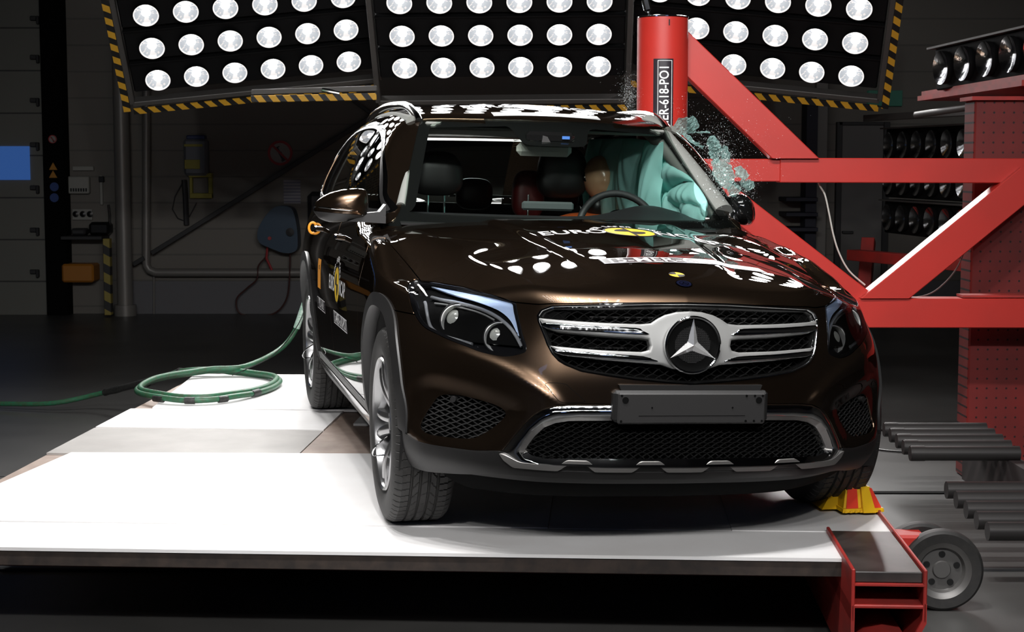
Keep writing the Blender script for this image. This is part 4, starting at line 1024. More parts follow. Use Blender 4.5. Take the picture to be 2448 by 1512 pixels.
# --- grille bars: twin silver blades each side with chrome insets, joined by a ring
SX, SZ = 0.0, .727
def blade_surface(poly, iso, name, m, parent, t=.012, round_=.0, ext=None, hole=0):
    x0, x1, z0, z1 = ext
    X, Z = np.meshgrid(np.linspace(x0, x1, int((x1 - x0) / .0028)), np.linspace(z0, z1, int((z1 - z0) / .0028)), indexing='ij')
    P = np.stack([X, F(X, Z, False) + iso, Z], -1)
    V, Fc = grid(P); V, Fc = clip(V, Fc, lambda V: sd_poly(V[:, 0], V[:, 2], poly))
    if hole: V, Fc = clip(V, Fc, lambda V: hole - np.hypot(V[:, 0] - SX, V[:, 2] - SZ))
    if round_ > 0:
        d = -sd_poly(V[:, 0], V[:, 2], poly); V[:, 1] += round_ * (1 - np.sqrt(1 - (1 - np.clip(d / (round_ * 1.6), 0, 1)) ** 2))
    fld = lambda P: F(P[..., 0], P[..., 2], False) + iso - P[..., 1]
    return panel_part(name, V, Fc, fld, [], m, parent, t=t, norm=(round_ == 0))
gr = empty('grille_bars'); gr.parent = CAR
th_ = np.linspace(0, 2 * PI, 73)[:-1]
def bar_poly(s):
    # outer silhouette of one side: two blades that flow into the ring
    top = [(-.494,.7985),(-.30,.7930),(-.17,.7905),(-.135,.794),(-.110,.810),(-.085,.822),(-.045,.832),(0,.835)]
    bot = [(0,.640),(-.06,.645),(-.10,.658),(-.18,.664),(-.30,.672),(-.425,.6835),(-.468,.7120),(-.30,.7035),(-.17,.700),(-.145,.706),(-.140,.720),(-.145,.740),(-.17,.7445),(-.30,.750),(-.445,.7600),(-.478,.768)]
    return [(p[0] * -s if s > 0 else p[0], p[1]) for p in top + bot]
def bars(s):
    ext = (-.5, .004, .63, .84) if s < 0 else (-.004, .5, .63, .84)
    for (a, b, c, d, lo) in (((-.478,.786),(-.19,.7795),(-.150,.7555),(-.468,.7665),0), ((-.450,.7015),(-.18,.6885),(-.118,.6690),(-.428,.6835),1)):
        q = smooth_poly([a, ((a[0]+b[0])/2, (a[1]+b[1])/2 + .0), b, ((b[0]*.4+c[0]*.6), b[1]*.62+c[1]*.38), c, ((c[0]+d[0])/2, (c[1]+d[1])/2), d], 3)
        q = q if s < 0 else q * [-1, 1]
        o = blade_surface(q, -.0085, 'chrome_inlay', chrome, gr, t=.008, round_=.003, ext=ext)
        cx_, cz_ = q.mean(0); q2 = (q - [cx_, cz_]) * [.88, .30] + [cx_, cz_]
        blade_surface(q2, -.0100, 'inlay_slot', black_gloss, o, t=.004, ext=ext)
_t = bar_poly(-1)[:8]; _b = bar_poly(-1)[8:]; mx_ = lambda q: [(-x, z) for x, z in q[::-1]]
blade_surface(np.array(_t + mx_(_t)[1:] + mx_(_b)[:-1] + _b), -.004, 'silver_bar', silver, gr, t=.03, round_=.006, ext=(-.5, .5, .63, .84), hole=.086)
both(bars)
# --- emblem
ey = float(F(np.array(0.), np.array(SZ), False)) - .013
EMB = empty('emblem'); EMB.parent = CAR; EMB.location = (0, 0, 0)
EM = Matrix.Translation((SX, ey, SZ)) @ Matrix.Rotation(PI / 2, 4, 'X')
cmb(MB().lathe([(.092, -.01), (.0985, .004), (.0975, .011), (.0935, .0145), (.0890, .012), (.0865, .004), (.0865, -.01)], 72, EM), 'emblem_ring', chrome, EMB)
cmb(MB().lathe([(0, .0), (.086, .002), (.0875, .006), (.088, -.005)], 60, EM), 'emblem_dish', deep_black, EMB)
m = MB(); m.lathe([(.0, .0012), (.060, .0032)], 40, EM); cmb(m, 'emblem_grid_base', black_plastic, EMB)
m = MB()
for k in range(-8, 9):
    w = math.sqrt(max(.062 ** 2 - (k * .0075) ** 2, 0))
    m.box((k * .0075, 0, .004), (.0016, 2 * w, .003), EM); m.box((0, k * .0075, .004), (2 * w, .0016, .003), EM)
cmb(m, 'emblem_grid', mesh_m, EMB)
m = MB(); Vs = [(0, 0, .020)]
for k in range(3):
    a = PI / 2 + k * 2 * PI / 3; Vs.append((.089 * math.cos(a), .089 * math.sin(a), .007))
    b_ = a + PI / 3; Vs.append((.021 * math.cos(b_), .021 * math.sin(b_), .004))
Fs = []
for k in range(3):
    tip = 1 + 2 * k; nx = 2 + 2 * k; pv = 2 + 2 * ((k - 1) % 3); Fs += [(0, tip, nx), (0, pv, tip)]
m.add(Vs, Fs, EM); cmb(m, 'emblem_star', mat('star_chrome', (.85, .85, .85), .24, .75), EMB, auto=10)
# --- headlamps
clear_dark = mat('lamp_bezel_black', (.008, .008, .009), .15, 0, .5)
drl_m = mat('lamp_light_guide', (.42, .43, .45), .12, .5, .5)
blue_reflection = mat('ribbed_silver_blue_reflection', (.50, .66, 1.0), .35, .15); wall_lines(blue_reflection, .004, .35, (.80, .90, 1.0))  # silver trim; the blue of mirrored windows is put into its base colour
lens_m = mat('projector_glass', (.62, .63, .58), .08, .35, 1.0)
cup_m = mat('reflector_cup', (.85, .85, .84), .3, .4)
def nose_pt(x, z, d=0.0):
    P = np.array([[x, .0, z]]); s = 1 if x > 0 else -1
    q = shoot(f_low, np.array([[x * .6, .2, z]]), np.array([[x * .4, -.9 if abs(x) < .7 else -.7, 0.]]), 1.6)[0]
    q = shoot(f_low, np.array([[x, .1 if abs(x) < .84 else .2, z - .0]]), np.array([[0., -1., 0.]]), 1.3)[0]
    n = grad(f_low, q[None])[0]; return q + n * d, n
def headlamp(s):
    h = empty('headlight'); h.parent = CAR
    flip = (lambda p: p) if s < 0 else (lambda p: np.array(p) * [-1, 1])
    HP = HL
    sx = lambda V: V[:, 0] * (1 if s < 0 else -1)
    V, Fc = nose_grid(.64, .90, 110, 420, 86); V, Fc = clip(V, Fc, lambda V: s * -V[:, 0])
    Vf, Ff = V, Fc
    inside = lambda off: (lambda V: np.maximum(sd_poly(sx(V), V[:, 2], HP) + off, V[:, 1] - .03))
    nohood = lambda V: hood_in(V) * -1 + G
    panel_part('lens_cover', Vf, Ff, f_low, [inside(.001), nohood], lens_glass, h, lift=0, t=.012)
    panel_part('lens_rim', Vf, Ff, f_low, [inside(.0), nohood, lambda V: -sd_poly(sx(V), V[:, 2], HP) - .010], clear_dark, h, lift=-.003, t=.02)
    Vi, Fi = nose_grid(.62, .90, 60, 260, 86, iso=-.055); Vi, Fi = clip(Vi, Fi, lambda V: s * -V[:, 0])
    panel_part('lamp_back', Vi, Fi, lambda P: f_low(P) + .055, [lambda V: np.maximum(sd_poly(sx(V), V[:, 2], HP) - .05, V[:, 1] - .06)], clear_dark, h, skirt=False)
    # ribbed silver brow, its blue window reflection painted in
    brow = flip(smooth_poly([(-.775,.863),(-.735,.866),(-.69,.866),(-.640,.860),(-.60,.849),(-.566,.839),(-.561,.80),(-.552,.745),(-.548,.72),(-.558,.742),(-.574,.782),(-.600,.808),(-.635,.824),(-.69,.841),(-.735,.850)], 3))
    Vb, Fb = nose_grid(.68, .90, 110, 420, 86, iso=-.012); Vb, Fb = clip(Vb, Fb, lambda V: s * -V[:, 0])
    panel_part('ribbed_brow', Vb, Fb, lambda P: f_low(P) + .012, [lambda V: np.maximum(sd_poly(V[:, 0], V[:, 2], brow), V[:, 1])], blue_reflection, h, t=.006)
    # light guides: swept tubes on the surface just below the cover
    def guide(pts, r, name, mm, d):
        P = [nose_pt(s * abs(x), z, -d)[0] for x, z in smooth_poly(pts, 5, False)]
        cmb(MB().tube([tuple(p) for p in P], r, 10), name, mm, h)
    guide([(-.790,.843),(-.758,.839),(-.712,.829),(-.663,.815),(-.63,.801),(-.605,.784),(-.583,.762),(-.568,.736),(-.555,.705)], .0065, 'light_guide', drl_m, .016)
    guide([(-.795,.829),(-.755,.824),(-.70,.812),(-.66,.800),(-.630,.785)], .0035, 'bezel_line', silver, .020)
    guide([(-.822,.826),(-.825,.796),(-.821,.755),(-.811,.734),(-.785,.719),(-.74,.709),(-.70,.700)], .006, 'side_guide', drl_m, .016)
    # two projector modules
    for (x, z, r, nm) in ((.748, .778, .040, 1), (.628, .738, .036, 0)):
        q, n = nose_pt(s * x, z, -.040); d = Vector((s * .16, -.96, .0)).normalized()
        Mx = Matrix.Translation(q) @ d.to_track_quat('Z', 'Y').to_matrix().to_4x4()
        cmb(MB().lathe([(r * 1.45, .008), (r * 1.38, .012), (r * 1.05, -.012), (r * 1.0, -.02)], 40, Mx), 'reflector_cup', cup_m, h)
        cmb(MB().lathe([(0, r * .62), (r * .35, r * .56), (r * .65, r * .40), (r * .88, r * .15), (r * .98, -.006), (r, -.02)], 40, Mx), 'projector_lens', lens_m, h)
        cmb(MB().lathe([(r * 1.47, .006), (r * 1.55, .008), (r * 1.6, -.012), (r * 1.5, -.03)], 40, Mx), 'projector_bezel', clear_dark, h)
    # small reflector wedge at the lower inside corner
both(headlamp)
# --- tow cover line
TOW = smooth_poly([(-.484,.587),(-.457,.592),(-.419,.589),(-.404,.577),(-.359,.538),(-.362,.531),(-.427,.528),(-.45,.543),(-.472,.570)], 4)
V, Fc = nose_grid(.50, .61, 50, 300, 40)
panel_part('tow_cover', V, Fc, f_low, [lambda V: sd_poly(V[:, 0], V[:, 2], TOW) + .001], paint, lift=.0012, t=.002)
panel_part('tow_cover_gap', V, Fc, f_low, [lambda V: sd_poly(V[:, 0], V[:, 2], TOW) - .0005], deep_black, lift=.0004, skirt=False)
# --- number plate carrier
py_ = -.862
m = MB(); m.box((0, py_ + .035, .522), (.540, .05, .106), b=.01); pc = cmb(m, 'plate_carrier', black_plastic)
cmb(MB().box((0, py_ + .006, .517), (.514, .012, .104), b=.006), 'plate_holder', grey_plastic, pc)
cmb(MB().prism([(-.24, .57), (.24, .57), (.25, .593), (-.25, .593)], py_ + .02, py_ + .06, XZ()), 'carrier_top', black_plastic, pc)
m = MB(); RXp = Matrix.Rotation(PI / 2, 4, 'X')
for (x, z, r) in ((-.232, .545, .011), (.232, .545, .011), (-.245, .56, .004), (.245, .56, .004), (.217, .56, .004), (.188, .56, .004), (-.245, .475, .004), (.245, .475, .004), (.217, .475, .004), (.188, .475, .004), (-.14, .52, .003), (.14, .52, .003)):
    m.lathe([(0, 0), (r, 0), (r, .0015), (0, .0015)], 16, Matrix.Translation((x, py_ - .0002, z)) @ RXp)
m.box((0, py_, .493), (.37, .0015, .0016)); cmb(m, 'plate_holes', deep_black, pc)
# --- FENDERS, DOORS AND FLANKS
DOOR1_F = [(.545,.20),(.545,.50),(.59,.62),(.60,.80),(.57,.93),(.60,1.02),(.66,1.2)]
def seam(pts, off=0):
    ys = [p[0] for p in pts]; zs = [p[1] for p in pts]
    T = table(zs, ys, .015); return lambda V: V[:, 1] - ev(T, V[:, 2])
S1 = seam([(.60,.15),(.60,.50),(.615,.62),(.60,.80),(.53,.93),(.60,1.02),(.80,1.12)])
S2 = seam([(1.62,.15),(1.64,.40),(1.66,.70),(1.63,.90),(1.66,1.05),(1.70,1.2)])
S3 = seam([(2.44,.15),(2.44,.40),(2.50,.62),(2.72,.80),(2.84,.95),(2.88,1.2)])
sill_hi = lambda V: V[:, 2] - .335
def flank(s):
    V, Fc = side_grid(s, -.80, .95, -58, 80, 190, 120)
    nohl = lambda V: -np.where(V[:, 1] < .10, sd_poly(-np.abs(V[:, 0]), V[:, 2], HL), 1) + G
    panel_part('fender', V, Fc, f_low, [lambda V: -hood_xy(V) + G, lambda V: S1(V) + G, lambda V: -arch_sd(V, 0, ARC_I), nohl, lambda V: np.where(V[:, 1] < .0, seam_z - V[:, 2] + G, -1.), lambda V: .34 - V[:, 2], lambda V: V[:, 2] - 1.115], paint)
    V, Fc = side_grid(s, .45, 4.0, -52, 50, 320, 100)
    belt = lambda V: V[:, 2] - 1.075
    panel_part('front_door', V, Fc, f_low, [lambda V: -S1(V) + G, lambda V: S2(V) + G, belt, lambda V: .335 - V[:, 2]], paint)
    panel_part('rear_door', V, Fc, f_low, [lambda V: -S2(V) + G, lambda V: S3(V) + G, belt, lambda V: .335 - V[:, 2], lambda V: -arch_sd(V, 2.873, ARC_I)], paint)
    panel_part('rear_quarter_panel', V, Fc, f_low, [lambda V: -S3(V) + G, belt, lambda V: .36 - V[:, 2], lambda V: -arch_sd(V, 2.873, ARC_I), lambda V: V[:, 1] - 3.62], paint)
    panel_part('sill_trim', V, Fc, f_low, [lambda V: V[:, 2] - .333, lambda V: .20 - V[:, 2], lambda V: -arch_sd(V, 0, ARC_I), lambda V: -arch_sd(V, 2.873, ARC_I), lambda V: V[:, 1] - 2.7], grey_plastic, lift=.006, t=.03)
    # bright strip on the sill
    panel_part('sill_chrome_strip', V, Fc, f_low, [lambda V: V[:, 2] - .30, lambda V: .262 - V[:, 2], lambda V: .46 - V[:, 1], lambda V: V[:, 1] - 2.42], chrome, lift=.010, t=.012)
    # wheel arch cladding
    for cy, y0, y1 in ((0, -.62, .62), (2.873, 2.3, 3.5)):
        V, Fc = side_grid(s, y0, y1, -60, 42, 150, 110)
        cut = [lambda V: -arch_sd(V, cy, ARC_I - .004), lambda V: arch_sd(V, cy, ARC_O), lambda V: .25 - V[:, 2]]
        if cy == 0: cut.append(lambda V: np.where(V[:, 1] < -.2, ev(T_low, np.abs(V[:, 0])) - V[:, 2] + .004, -1.))
        panel_part('wheel_arch_trim', V, Fc, f_low, cut, black_plastic, lift=.009, t=.05)
        ln = MB(); Rr = ARC_I + .01
        for k in range(0, 1):
            n = 36; W_ = []
            for i in range(n + 1):
                a = R(-20 + 220 * i / n)
                for xx in (.90, .60): W_.append((s * xx, cy + .055 + Rr * math.cos(a), .365 + Rr * math.sin(a)))
            ln.add(W_, [(2 * i, 2 * i + 1, 2 * i + 3, 2 * i + 2) for i in range(n)])
            ln.add([(s * .60, cy + .055 + Rr * math.cos(R(-20 + 220 * i / n)), .365 + Rr * math.sin(R(-20 + 220 * i / n))) for i in range(n + 1)], [tuple(range(n + 1))])
        cmb(ln, 'wheel_well', black_plastic, auto=30)
    V, Fc = side_grid(s, -.1, 3.8, -50, 55, 120, 40, iso=-.02)
    panel_part('door_inner_shell', V, Fc, lambda P: f_low(P) + .02, [lambda V: -arch_sd(V, 0, ARC_O), lambda V: -arch_sd(V, 2.873, ARC_O), lambda V: V[:, 2] - 1.06], deep_black, skirt=False)
both(flank)
# shell below the hood
V, Fc = top_grid(f_low, -.86, .86, -.72, .62, 50, 60, 1.3, .40, iso=-.03)
panel_part('engine_bay_shell', V, Fc, lambda P: f_low(P) + .03, [lambda V: .70 - V[:, 2]], deep_black, skirt=False)
# --- rear end
X, Z = np.meshgrid(np.linspace(-.93, .93, 110), np.linspace(.25, 1.60, 110), indexing='ij')
P = shoot(lambda P: np.minimum(f_low(P), f_up(P)), np.stack([X * .93, 2.7 + 0 * X, Z], -1), np.stack([X * .07, 1 + 0 * X, 0 * X], -1), 1.6, 0, 40)
V, Fc = grid(P)
RW = smooth_poly([(-.62,1.10),(-.56,1.40),(-.45,1.47),(0,1.49),(.45,1.47),(.56,1.40),(.62,1.10),(0,1.08)], 5)
fu = lambda P: np.minimum(f_low(P), f_up(P))
panel_part('tailgate', V, Fc, fu, [lambda V: -sd_poly(V[:, 0], V[:, 2], RW), lambda V: 3.2 - V[:, 1], lambda V: np.abs(V[:, 0]) - .90, lambda V: .30 - V[:, 2]], paint, norm=False)
panel_part('rear_window', V, Fc, fu, [lambda V: sd_poly(V[:, 0], V[:, 2], RW) + .001, lambda V: 3.0 - V[:, 1]], side_glass, norm=False, t=.003)
# --- GREENHOUSE
DLO = smooth_poly([(.92,1.085),(1.02,1.175),(1.18,1.29),(1.38,1.395),(1.62,1.465),(1.95,1.497),(2.35,1.500),(2.75,1.478),(3.08,1.42),(3.30,1.32),(3.36,1.20),(3.30,1.125),(2.9,1.10),(2.2,1.09),(1.5,1.083)], 5)
def sd_dlo(V): return sd_poly(V[:, 1], V[:, 2], DLO)
WSP = smooth_poly([(-.80,1.04),(-.735,1.10),(-.665,1.28),(-.595,1.46),(-.575,1.495),(-.53,1.508),(-.3,1.512),(0,1.515)], 4, False)
WSP = np.concatenate([WSP, (WSP * [-1, 1])[::-1][1:]])
def sd_ws(V): return sd_poly(V[:, 0], V[:, 2], WSP)
rail_m = mat('polished_rail', (.42, .40, .38), .12, 1, .5)
def green(s):
    Y, Z = np.meshgrid(np.linspace(.70, 3.75, 260), np.linspace(1.0, 1.585, 90), indexing='ij')
    V, Fc = grid(shoot(f_up, np.stack([s * .2 + 0 * Y, Y, Z], -1), np.stack([s + 0 * Y, 0 * Y, 0 * Y], -1), .9, 0, 30))
    ok = lambda V: -(V[:, 1] - Wy(V[:, 0], V[:, 2])) + .004
    panel_part('roof_side_frame', V, Fc, f_up, [lambda V: -sd_dlo(V), ok, lambda V: V[:, 2] - 1.545, lambda V: 1.055 - V[:, 2], lambda V: .30 - np.abs(V[:, 0])], paint, norm=False)
    panel_part('window_trim', V, Fc, f_up, [sd_dlo, lambda V: -sd_dlo(V) - .012], chrome if True else paint, lift=.003, t=.008, norm=False)
    panel_part('window_seal', V, Fc, f_up, [lambda V: sd_dlo(V) + .010, lambda V: -sd_dlo(V) - .028], black_plastic, lift=.001, t=.008, norm=False)
    pil = lambda y0, y1: [lambda V: sd_dlo(V) + .012, lambda V: y0 - V[:, 1], lambda V: V[:, 1] - y1]
    for (y0, y1) in ((1.66, 1.76), (2.62, 2.70)): panel_part('window_pillar', V, Fc, f_up, pil(y0, y1), black_gloss, lift=.001, t=.02, norm=False)
    zones = ((.9, 1.66), (1.76, 2.62), (2.70, 3.4))
    for k, (y0, y1) in enumerate(zones):
        if s > 0 and k == 0: continue      # shattered
        panel_part('side_window', V, Fc, f_up, pil(y0, y1), side_glass, lift=-.003, t=.004, norm=False)
    # A pillar wrapping from the side to the windscreen
    z = np.linspace(1.03, 1.56, 110); a = np.linspace(0, PI / 2, 90); Zg, A = np.meshgrid(z, a, indexing='ij')
    O = np.stack([s * .35 + 0 * Zg, .64 + .43 * .3 + (Zg - 1.09) * 1.45 + .50, Zg], -1)
    D = np.stack([s * np.cos(A), -np.sin(A), 0 * A], -1)
    V, Fc = grid(shoot(f_up, O, D, 1.2, 0, 40))
    panel_part('a_pillar', V, Fc, f_up, [lambda V: -sd_ws(V), lambda V: V[:, 1] - (.98 + (V[:, 2] - 1.09) * 1.35), lambda V: -sd_dlo(V), lambda V: V[:, 2] - 1.545], paint, t=.01)
    # roof rail
    pts = []
    for i in range(50):
        y = 1.37 + (3.30 - 1.37) * i / 49.
        e = min(1, (i / 6.)) ** .6 * min(1, ((49 - i) / 5.)) ** .5
        x = .585 + .02 * math.sin(PI * i / 49.) if y < 2.9 else .595 - .06 * (y - 2.9)
        zz = float(ev(T_roof, np.array(y))) - .10 * x * x + .030 * e - .018
        pts.append((s * x, y, zz))
    cmb(MB().tube(pts, [.019 + 0 * i for i in range(50)], 14), 'roof_rail', rail_m)
both(green)
# windscreen
X, Z = np.meshgrid(np.linspace(-.80, .80, 170), np.linspace(1.03, 1.53, 90), indexing='ij')
V, Fc = grid(shoot(f_up, np.stack([X * .75, 2.0 + 0 * X, Z], -1), np.stack([X * .25, -1 + .62 * (Z - 1.05), 0 * X], -1), 1.9, 0, 50))
WCL = smooth_poly([(-.680,1.100),(-.668,1.13),(-.607,1.30),(-.55,1.452),(-.53,1.468),(-.40,1.476),(-.26,1.482),(-.20,1.480),(-.165,1.42),(-.13,1.402),(0,1.400),(.10,1.402),(.135,1.42),(.17,1.48),(.26,1.482),(.40,1.476),(.53,1.468),(.55,1.452),(.607,1.30),(.668,1.13),(.680,1.100),(.4,1.095),(0,1.095),(-.4,1.095)], 3)
ws = panel_part('windscreen', V, Fc, f_up, [sd_ws], windscreen_glass, lift=.002, t=.004)
panel_part('windscreen_border', V, Fc, f_up, [sd_ws, lambda V: -sd_poly(V[:, 0], V[:, 2], WCL)], black_gloss, ws, lift=-.002, skirt=False)
# cowl below the glass
X, T = np.meshgrid(np.linspace(-.74, .74, 80), np.linspace(0, 1, 8), indexing='ij')
cw = np.stack([X, Wy(X, 1.09 + 0 * X) - .075 + .13 * T, 1.083 - .06 * np.abs(X) ** 2 * 0 + .012 * T], -1); cw[..., 2] -= .035 * (1 - T)
V_, F_ = grid(cw); cpart('wiper_cowl', V_, F_, black_plastic)
# roof skin
V, Fc = top_grid(f_up, -.66, .66, 1.10, 3.55, 130, 200, 1.75, 1.25)
roof = panel_part('roof', V, Fc, f_up, [lambda V: np.where(V[:, 1] < 1.5, -sd_ws(V) , -1.) , lambda V: 1.20 - V[:, 1], lambda V: 1.49 - V[:, 2]], paint)
# --- sun visors, mirror, lamps, cabin
trim_grey = mat('pillar_trim_grey', (.20, .205, .19), .8)
cab = empty('cabin_trim'); cab.parent = CAR
def cc(mb, name, m, parent=cab): return cmb(mb, name, m, parent)
X, Y = np.meshgrid(np.linspace(-.60, .60, 30), np.linspace(1.50, 3.4, 40), indexing='ij')
V_, F_ = grid(np.stack([X, Y, ev(T_roof, Y) - .10 * X ** 2 - .03], -1)); cpart('headliner', V_, F_, headliner, cab)
for s in (-1, 1):
    for (pts, w) in (([(s * .735, .90, 1.12), (s * .665, 1.13, 1.29), (s * .59, 1.37, 1.455), (s * .56, 1.5, 1.52)], .035),):
        m = MB(); m.tube([tuple(q) for q in smooth_poly([(p[0] - s * (.012 if s < 0 else .020), p[1] + (.03 if s < 0 else .04), p[2]) for p in pts], 5, False)], [.022 if s < 0 else .054] * 16, 16); cc(m, 'pillar_trim', trim_grey)
    cc(MB().tube([tuple(q) for q in smooth_poly([(s * .61, 1.4, 1.49), (s * .62, 2.0, 1.525), (s * .60, 2.7, 1.51), (s * .56, 3.3, 1.44)], 5, False)], .03, 10), 'side_roof_trim', headliner)
    cc(MB().box((s * .34, 1.40, 1.475), (.40, .16, .018), Matrix.Rotation(0, 4, 'X'), b=.008), 'sun_visor', headliner)
    cc(MB().tube([tuple(q) for q in smooth_poly([(s * .66, 3.1, 1.12), (s * .60, 3.3, 1.32), (s * .52, 3.35, 1.45)], 5, False)], .05, 10), 'rear_pillar_trim', cabin_black)
cc(MB().box((0, 1.345, 1.487), (1.12, .03, .016), b=.006), 'header_trim', trim_grey)
rm = cc(MB().box((-.035, 1.235, 1.385), (.255, .045, .062), b=.024).box((-.035, 1.255, 1.43), (.03, .05, .06), b=.01), 'rear_view_mirror', mat('mirror_shell_grey', (.42, .42, .38), .5))
cam_h = cc(MB().box((-.03, 1.17, 1.435), (.22, .10, .055), b=.015), 'camera_housing', black_gloss)
cc(MB().prism([(-.075, 1.415), (-.035, 1.415), (-.05, 1.44), (-.07, 1.445)], 1.112, 1.118, XZ()), 'camera_window', grey_plastic, cab)
cc(MB().box((.035, 1.115, 1.438), (.035, .004, .014), b=.001), 'blue_sensor', mat('sensor_blue', (.06, .16, .45), .2))
# dashboard
dsh = [(-.70, .95), (.70, .95)]
X, T = np.meshgrid(np.linspace(-.74, .74, 60), np.linspace(0, 1, 16), indexing='ij')
Yd = Wy(X, 1.085 + 0 * X) + .01 + T * .46
Zd = 1.083 - .004 + .035 * np.sin(PI * np.minimum(T * 1.3, 1)) * 0.55 - .10 * sstep(.8, 1.0, T) + .060 * np.exp(-((X - .38) / .20) ** 2) * np.exp(-((T - .62) / .24) ** 2)
V_, F_ = grid(np.stack([X, Yd, Zd], -1)); cpart('dashboard', V_, F_, dash_m, cab)
cc(MB().box((0, 1.32, .83), (1.42, .22, .42), b=.05), 'dash_body', dash_m)
cc(MB().box((-.052, 1.06, 1.135), (.235, .02, .04), b=.012), 'centre_display', mat('display_bezel', (.06, .07, .07), .25, 0, .3))
sw = cc(MB().tube([(.345 + .187 * math.cos(a) * 1.0, 1.30 + .187 * math.sin(a) * .36, 1.045 + .172 * math.sin(a)) for a in [2 * PI * k / 40 for k in range(40)]], .0165, 12, closed=True, M=Matrix.Translation((0, 0, -.022))), 'steering_wheel', cabin_black)
cc(MB().lathe([(0, -.02), (.07, -.015), (.075, .02)], 30, Matrix.Translation((.345, 1.30, 1.045)) @ Matrix.Rotation(R(70), 4, 'X')).beam((.17, 1.30, 1.045), (.52, 1.30, 1.045), .03, .03), 'steering_hub', cabin_black, sw)
cc(MB().box((0, 2.1, .35), (1.5, 3.1, .05)), 'cabin_floor', cabin_black)
cc(MB().box((0, 3.0, .85), (1.3, .12, .5), b=.05), 'rear_bench_back', cabin_black)
def rounded_pad(c, d, p=3.2, n=24, tilt=0, taper=.0):
    V = []; Fc = []
    for i in range(n + 1):
        th = -PI / 2 + PI * i / n
        for k in range(n * 2):
            ph = PI * k / n; f = lambda v: math.copysign(abs(v) ** (2 / p), v)
            x, y, z = f(math.cos(th)) * f(math.cos(ph)), f(math.cos(th)) * f(math.sin(ph)), f(math.sin(th))
            V.append((c[0] + x * d[0] / 2 * (1 - taper * z), c[1] + y * d[1] / 2 + tilt * z * d[2] / 2, c[2] + z * d[2] / 2))
    m_ = n * 2
    for i in range(n):
        for k in range(m_): Fc.append([i * m_ + k, i * m_ + (k + 1) % m_, (i + 1) * m_ + (k + 1) % m_, (i + 1) * m_ + k])
    return V, Fc
def seat(x, y, z0, front=True, mm=seat_leather, hr=.115, w=.50):
    st = empty('front_seat' if front else 'rear_seat'); st.parent = CAR
    m = MB(); m.add(*rounded_pad((x, y, z0 - .34), (w, .16, .66), 3.6, tilt=.12, taper=.10)); cmb(m, 'backrest', mm, st, auto=None)
    m = MB(); m.add(*rounded_pad((x, y - .26, z0 - .70), (w, .52, .17), 4)); cmb(m, 'seat_cushion', mm, st, auto=None)
    return st
ps = seat(-.40, 1.86, 1.08)
cmb(MB().add(*rounded_pad((-.415, 1.87, 1.262), (.255, .12, .215), 3.0, taper=.10)), 'headrest', seat_leather, ps, auto=None)
cmb(MB().tube([(-.375, 1.85, 1.03), (-.375, 1.86, 1.17)], .006, 8).tube([(-.455, 1.85, 1.03), (-.455, 1.86, 1.17)], .006, 8), 'headrest_posts', chrome, ps)
ds = seat(.30, 2.02, 1.07, mm=seat_red)
cmb(MB().add(*rounded_pad((.235, 1.97, 1.285), (.25, .12, .26), 3.2, taper=.08)), 'headrest', seat_leather, ds, auto=None)
cmb(MB().add(*rounded_pad((.10, 2.12, 1.17), (.16, .12, .24), 3.2, taper=.05)), 'side_bolster', seat_red, ds, auto=None)
cmb(MB().tube([(.07, 1.98, 1.05), (.07, 1.98, 1.17)], .006, 8), 'headrest_posts', chrome, ds)
rs = seat(0, 2.78, 1.02, False, w=1.2)
for x in (-.06, .42, -.48): cmb(MB().add(*rounded_pad((x, 2.72, 1.155 if x < .3 else 1.16), (.20, .09, .17), 3.0)), 'headrest', seat_leather, rs, auto=None)
cc(MB().box((.12, 3.32, 1.135), (.42, .03, .015)), 'parcel_shelf_edge', headliner)
# --- airbags
ab = empty('curtain_airbag'); ab.parent = CAR
def bag(name, y0, y1, ztop, zbot, x0, lobes, amp, ny=120, nz=70, slant=0.0, seed=0):
    U, T = np.meshgrid(np.linspace(0, 1, ny), np.linspace(0, 1, nz), indexing='ij')
    Y = y0 + (y1 - y0) * U; zt = np.interp(Y, ztop[0], ztop[1]); zb = np.interp(Y, zbot[0], zbot[1]); Z = zb + (zt - zb) * T
    Un = U + slant * (T - .5)
    puff = np.abs(np.sin(PI * Un * lobes)) ** .55 * np.clip(np.sin(PI * T), 0, 1) ** .4
    edge = np.clip(np.sin(PI * U), 0, 1) ** .3
    xin = x0(Y, Z); wr = .004 * np.sin(40 * Z + 9 * np.sin(13 * Y + seed)) * np.sin(PI * T)
    A = np.stack([xin - amp * puff * edge - wr, Y, Z], -1); B = np.stack([xin + .4 * amp * puff * edge, Y, Z], -1)
    Va, Fa = grid(A); Vb, Fb = grid(B); Fb = [[i + len(Va) for i in f[::-1]] for f in Fb]
    return cpart(name, np.concatenate([Va, Vb]), Fa + Fb, bag_m, ab)
bag('rear_chamber', 1.30, 2.30, ([1.4, 1.7, 2.5], [1.44, 1.46, 1.46]), ([1.4, 2.5], [1.00, 1.05]), lambda Y, Z: .545 - .09 * sstep(1.4, 2.2, Y), 4, .075)
bag('front_chamber', .88, 1.60, ([.85, 1.0, 1.3, 1.7], [1.16, 1.24, 1.37, 1.43]), ([.8, 1.2, 1.7], [1.10, 1.13, 1.20]), lambda Y, Z: .600 + .03 * (1.6 - Y), 2, .075, slant=.55, seed=2)
bag('lower_chamber', .86, 1.56, ([.8, 1.7], [1.16, 1.24]), ([.8, 1.7], [1.04, 1.06]), lambda Y, Z: .585 + .04 * (1.5 - Y), 3, .06, slant=-.2, seed=5)
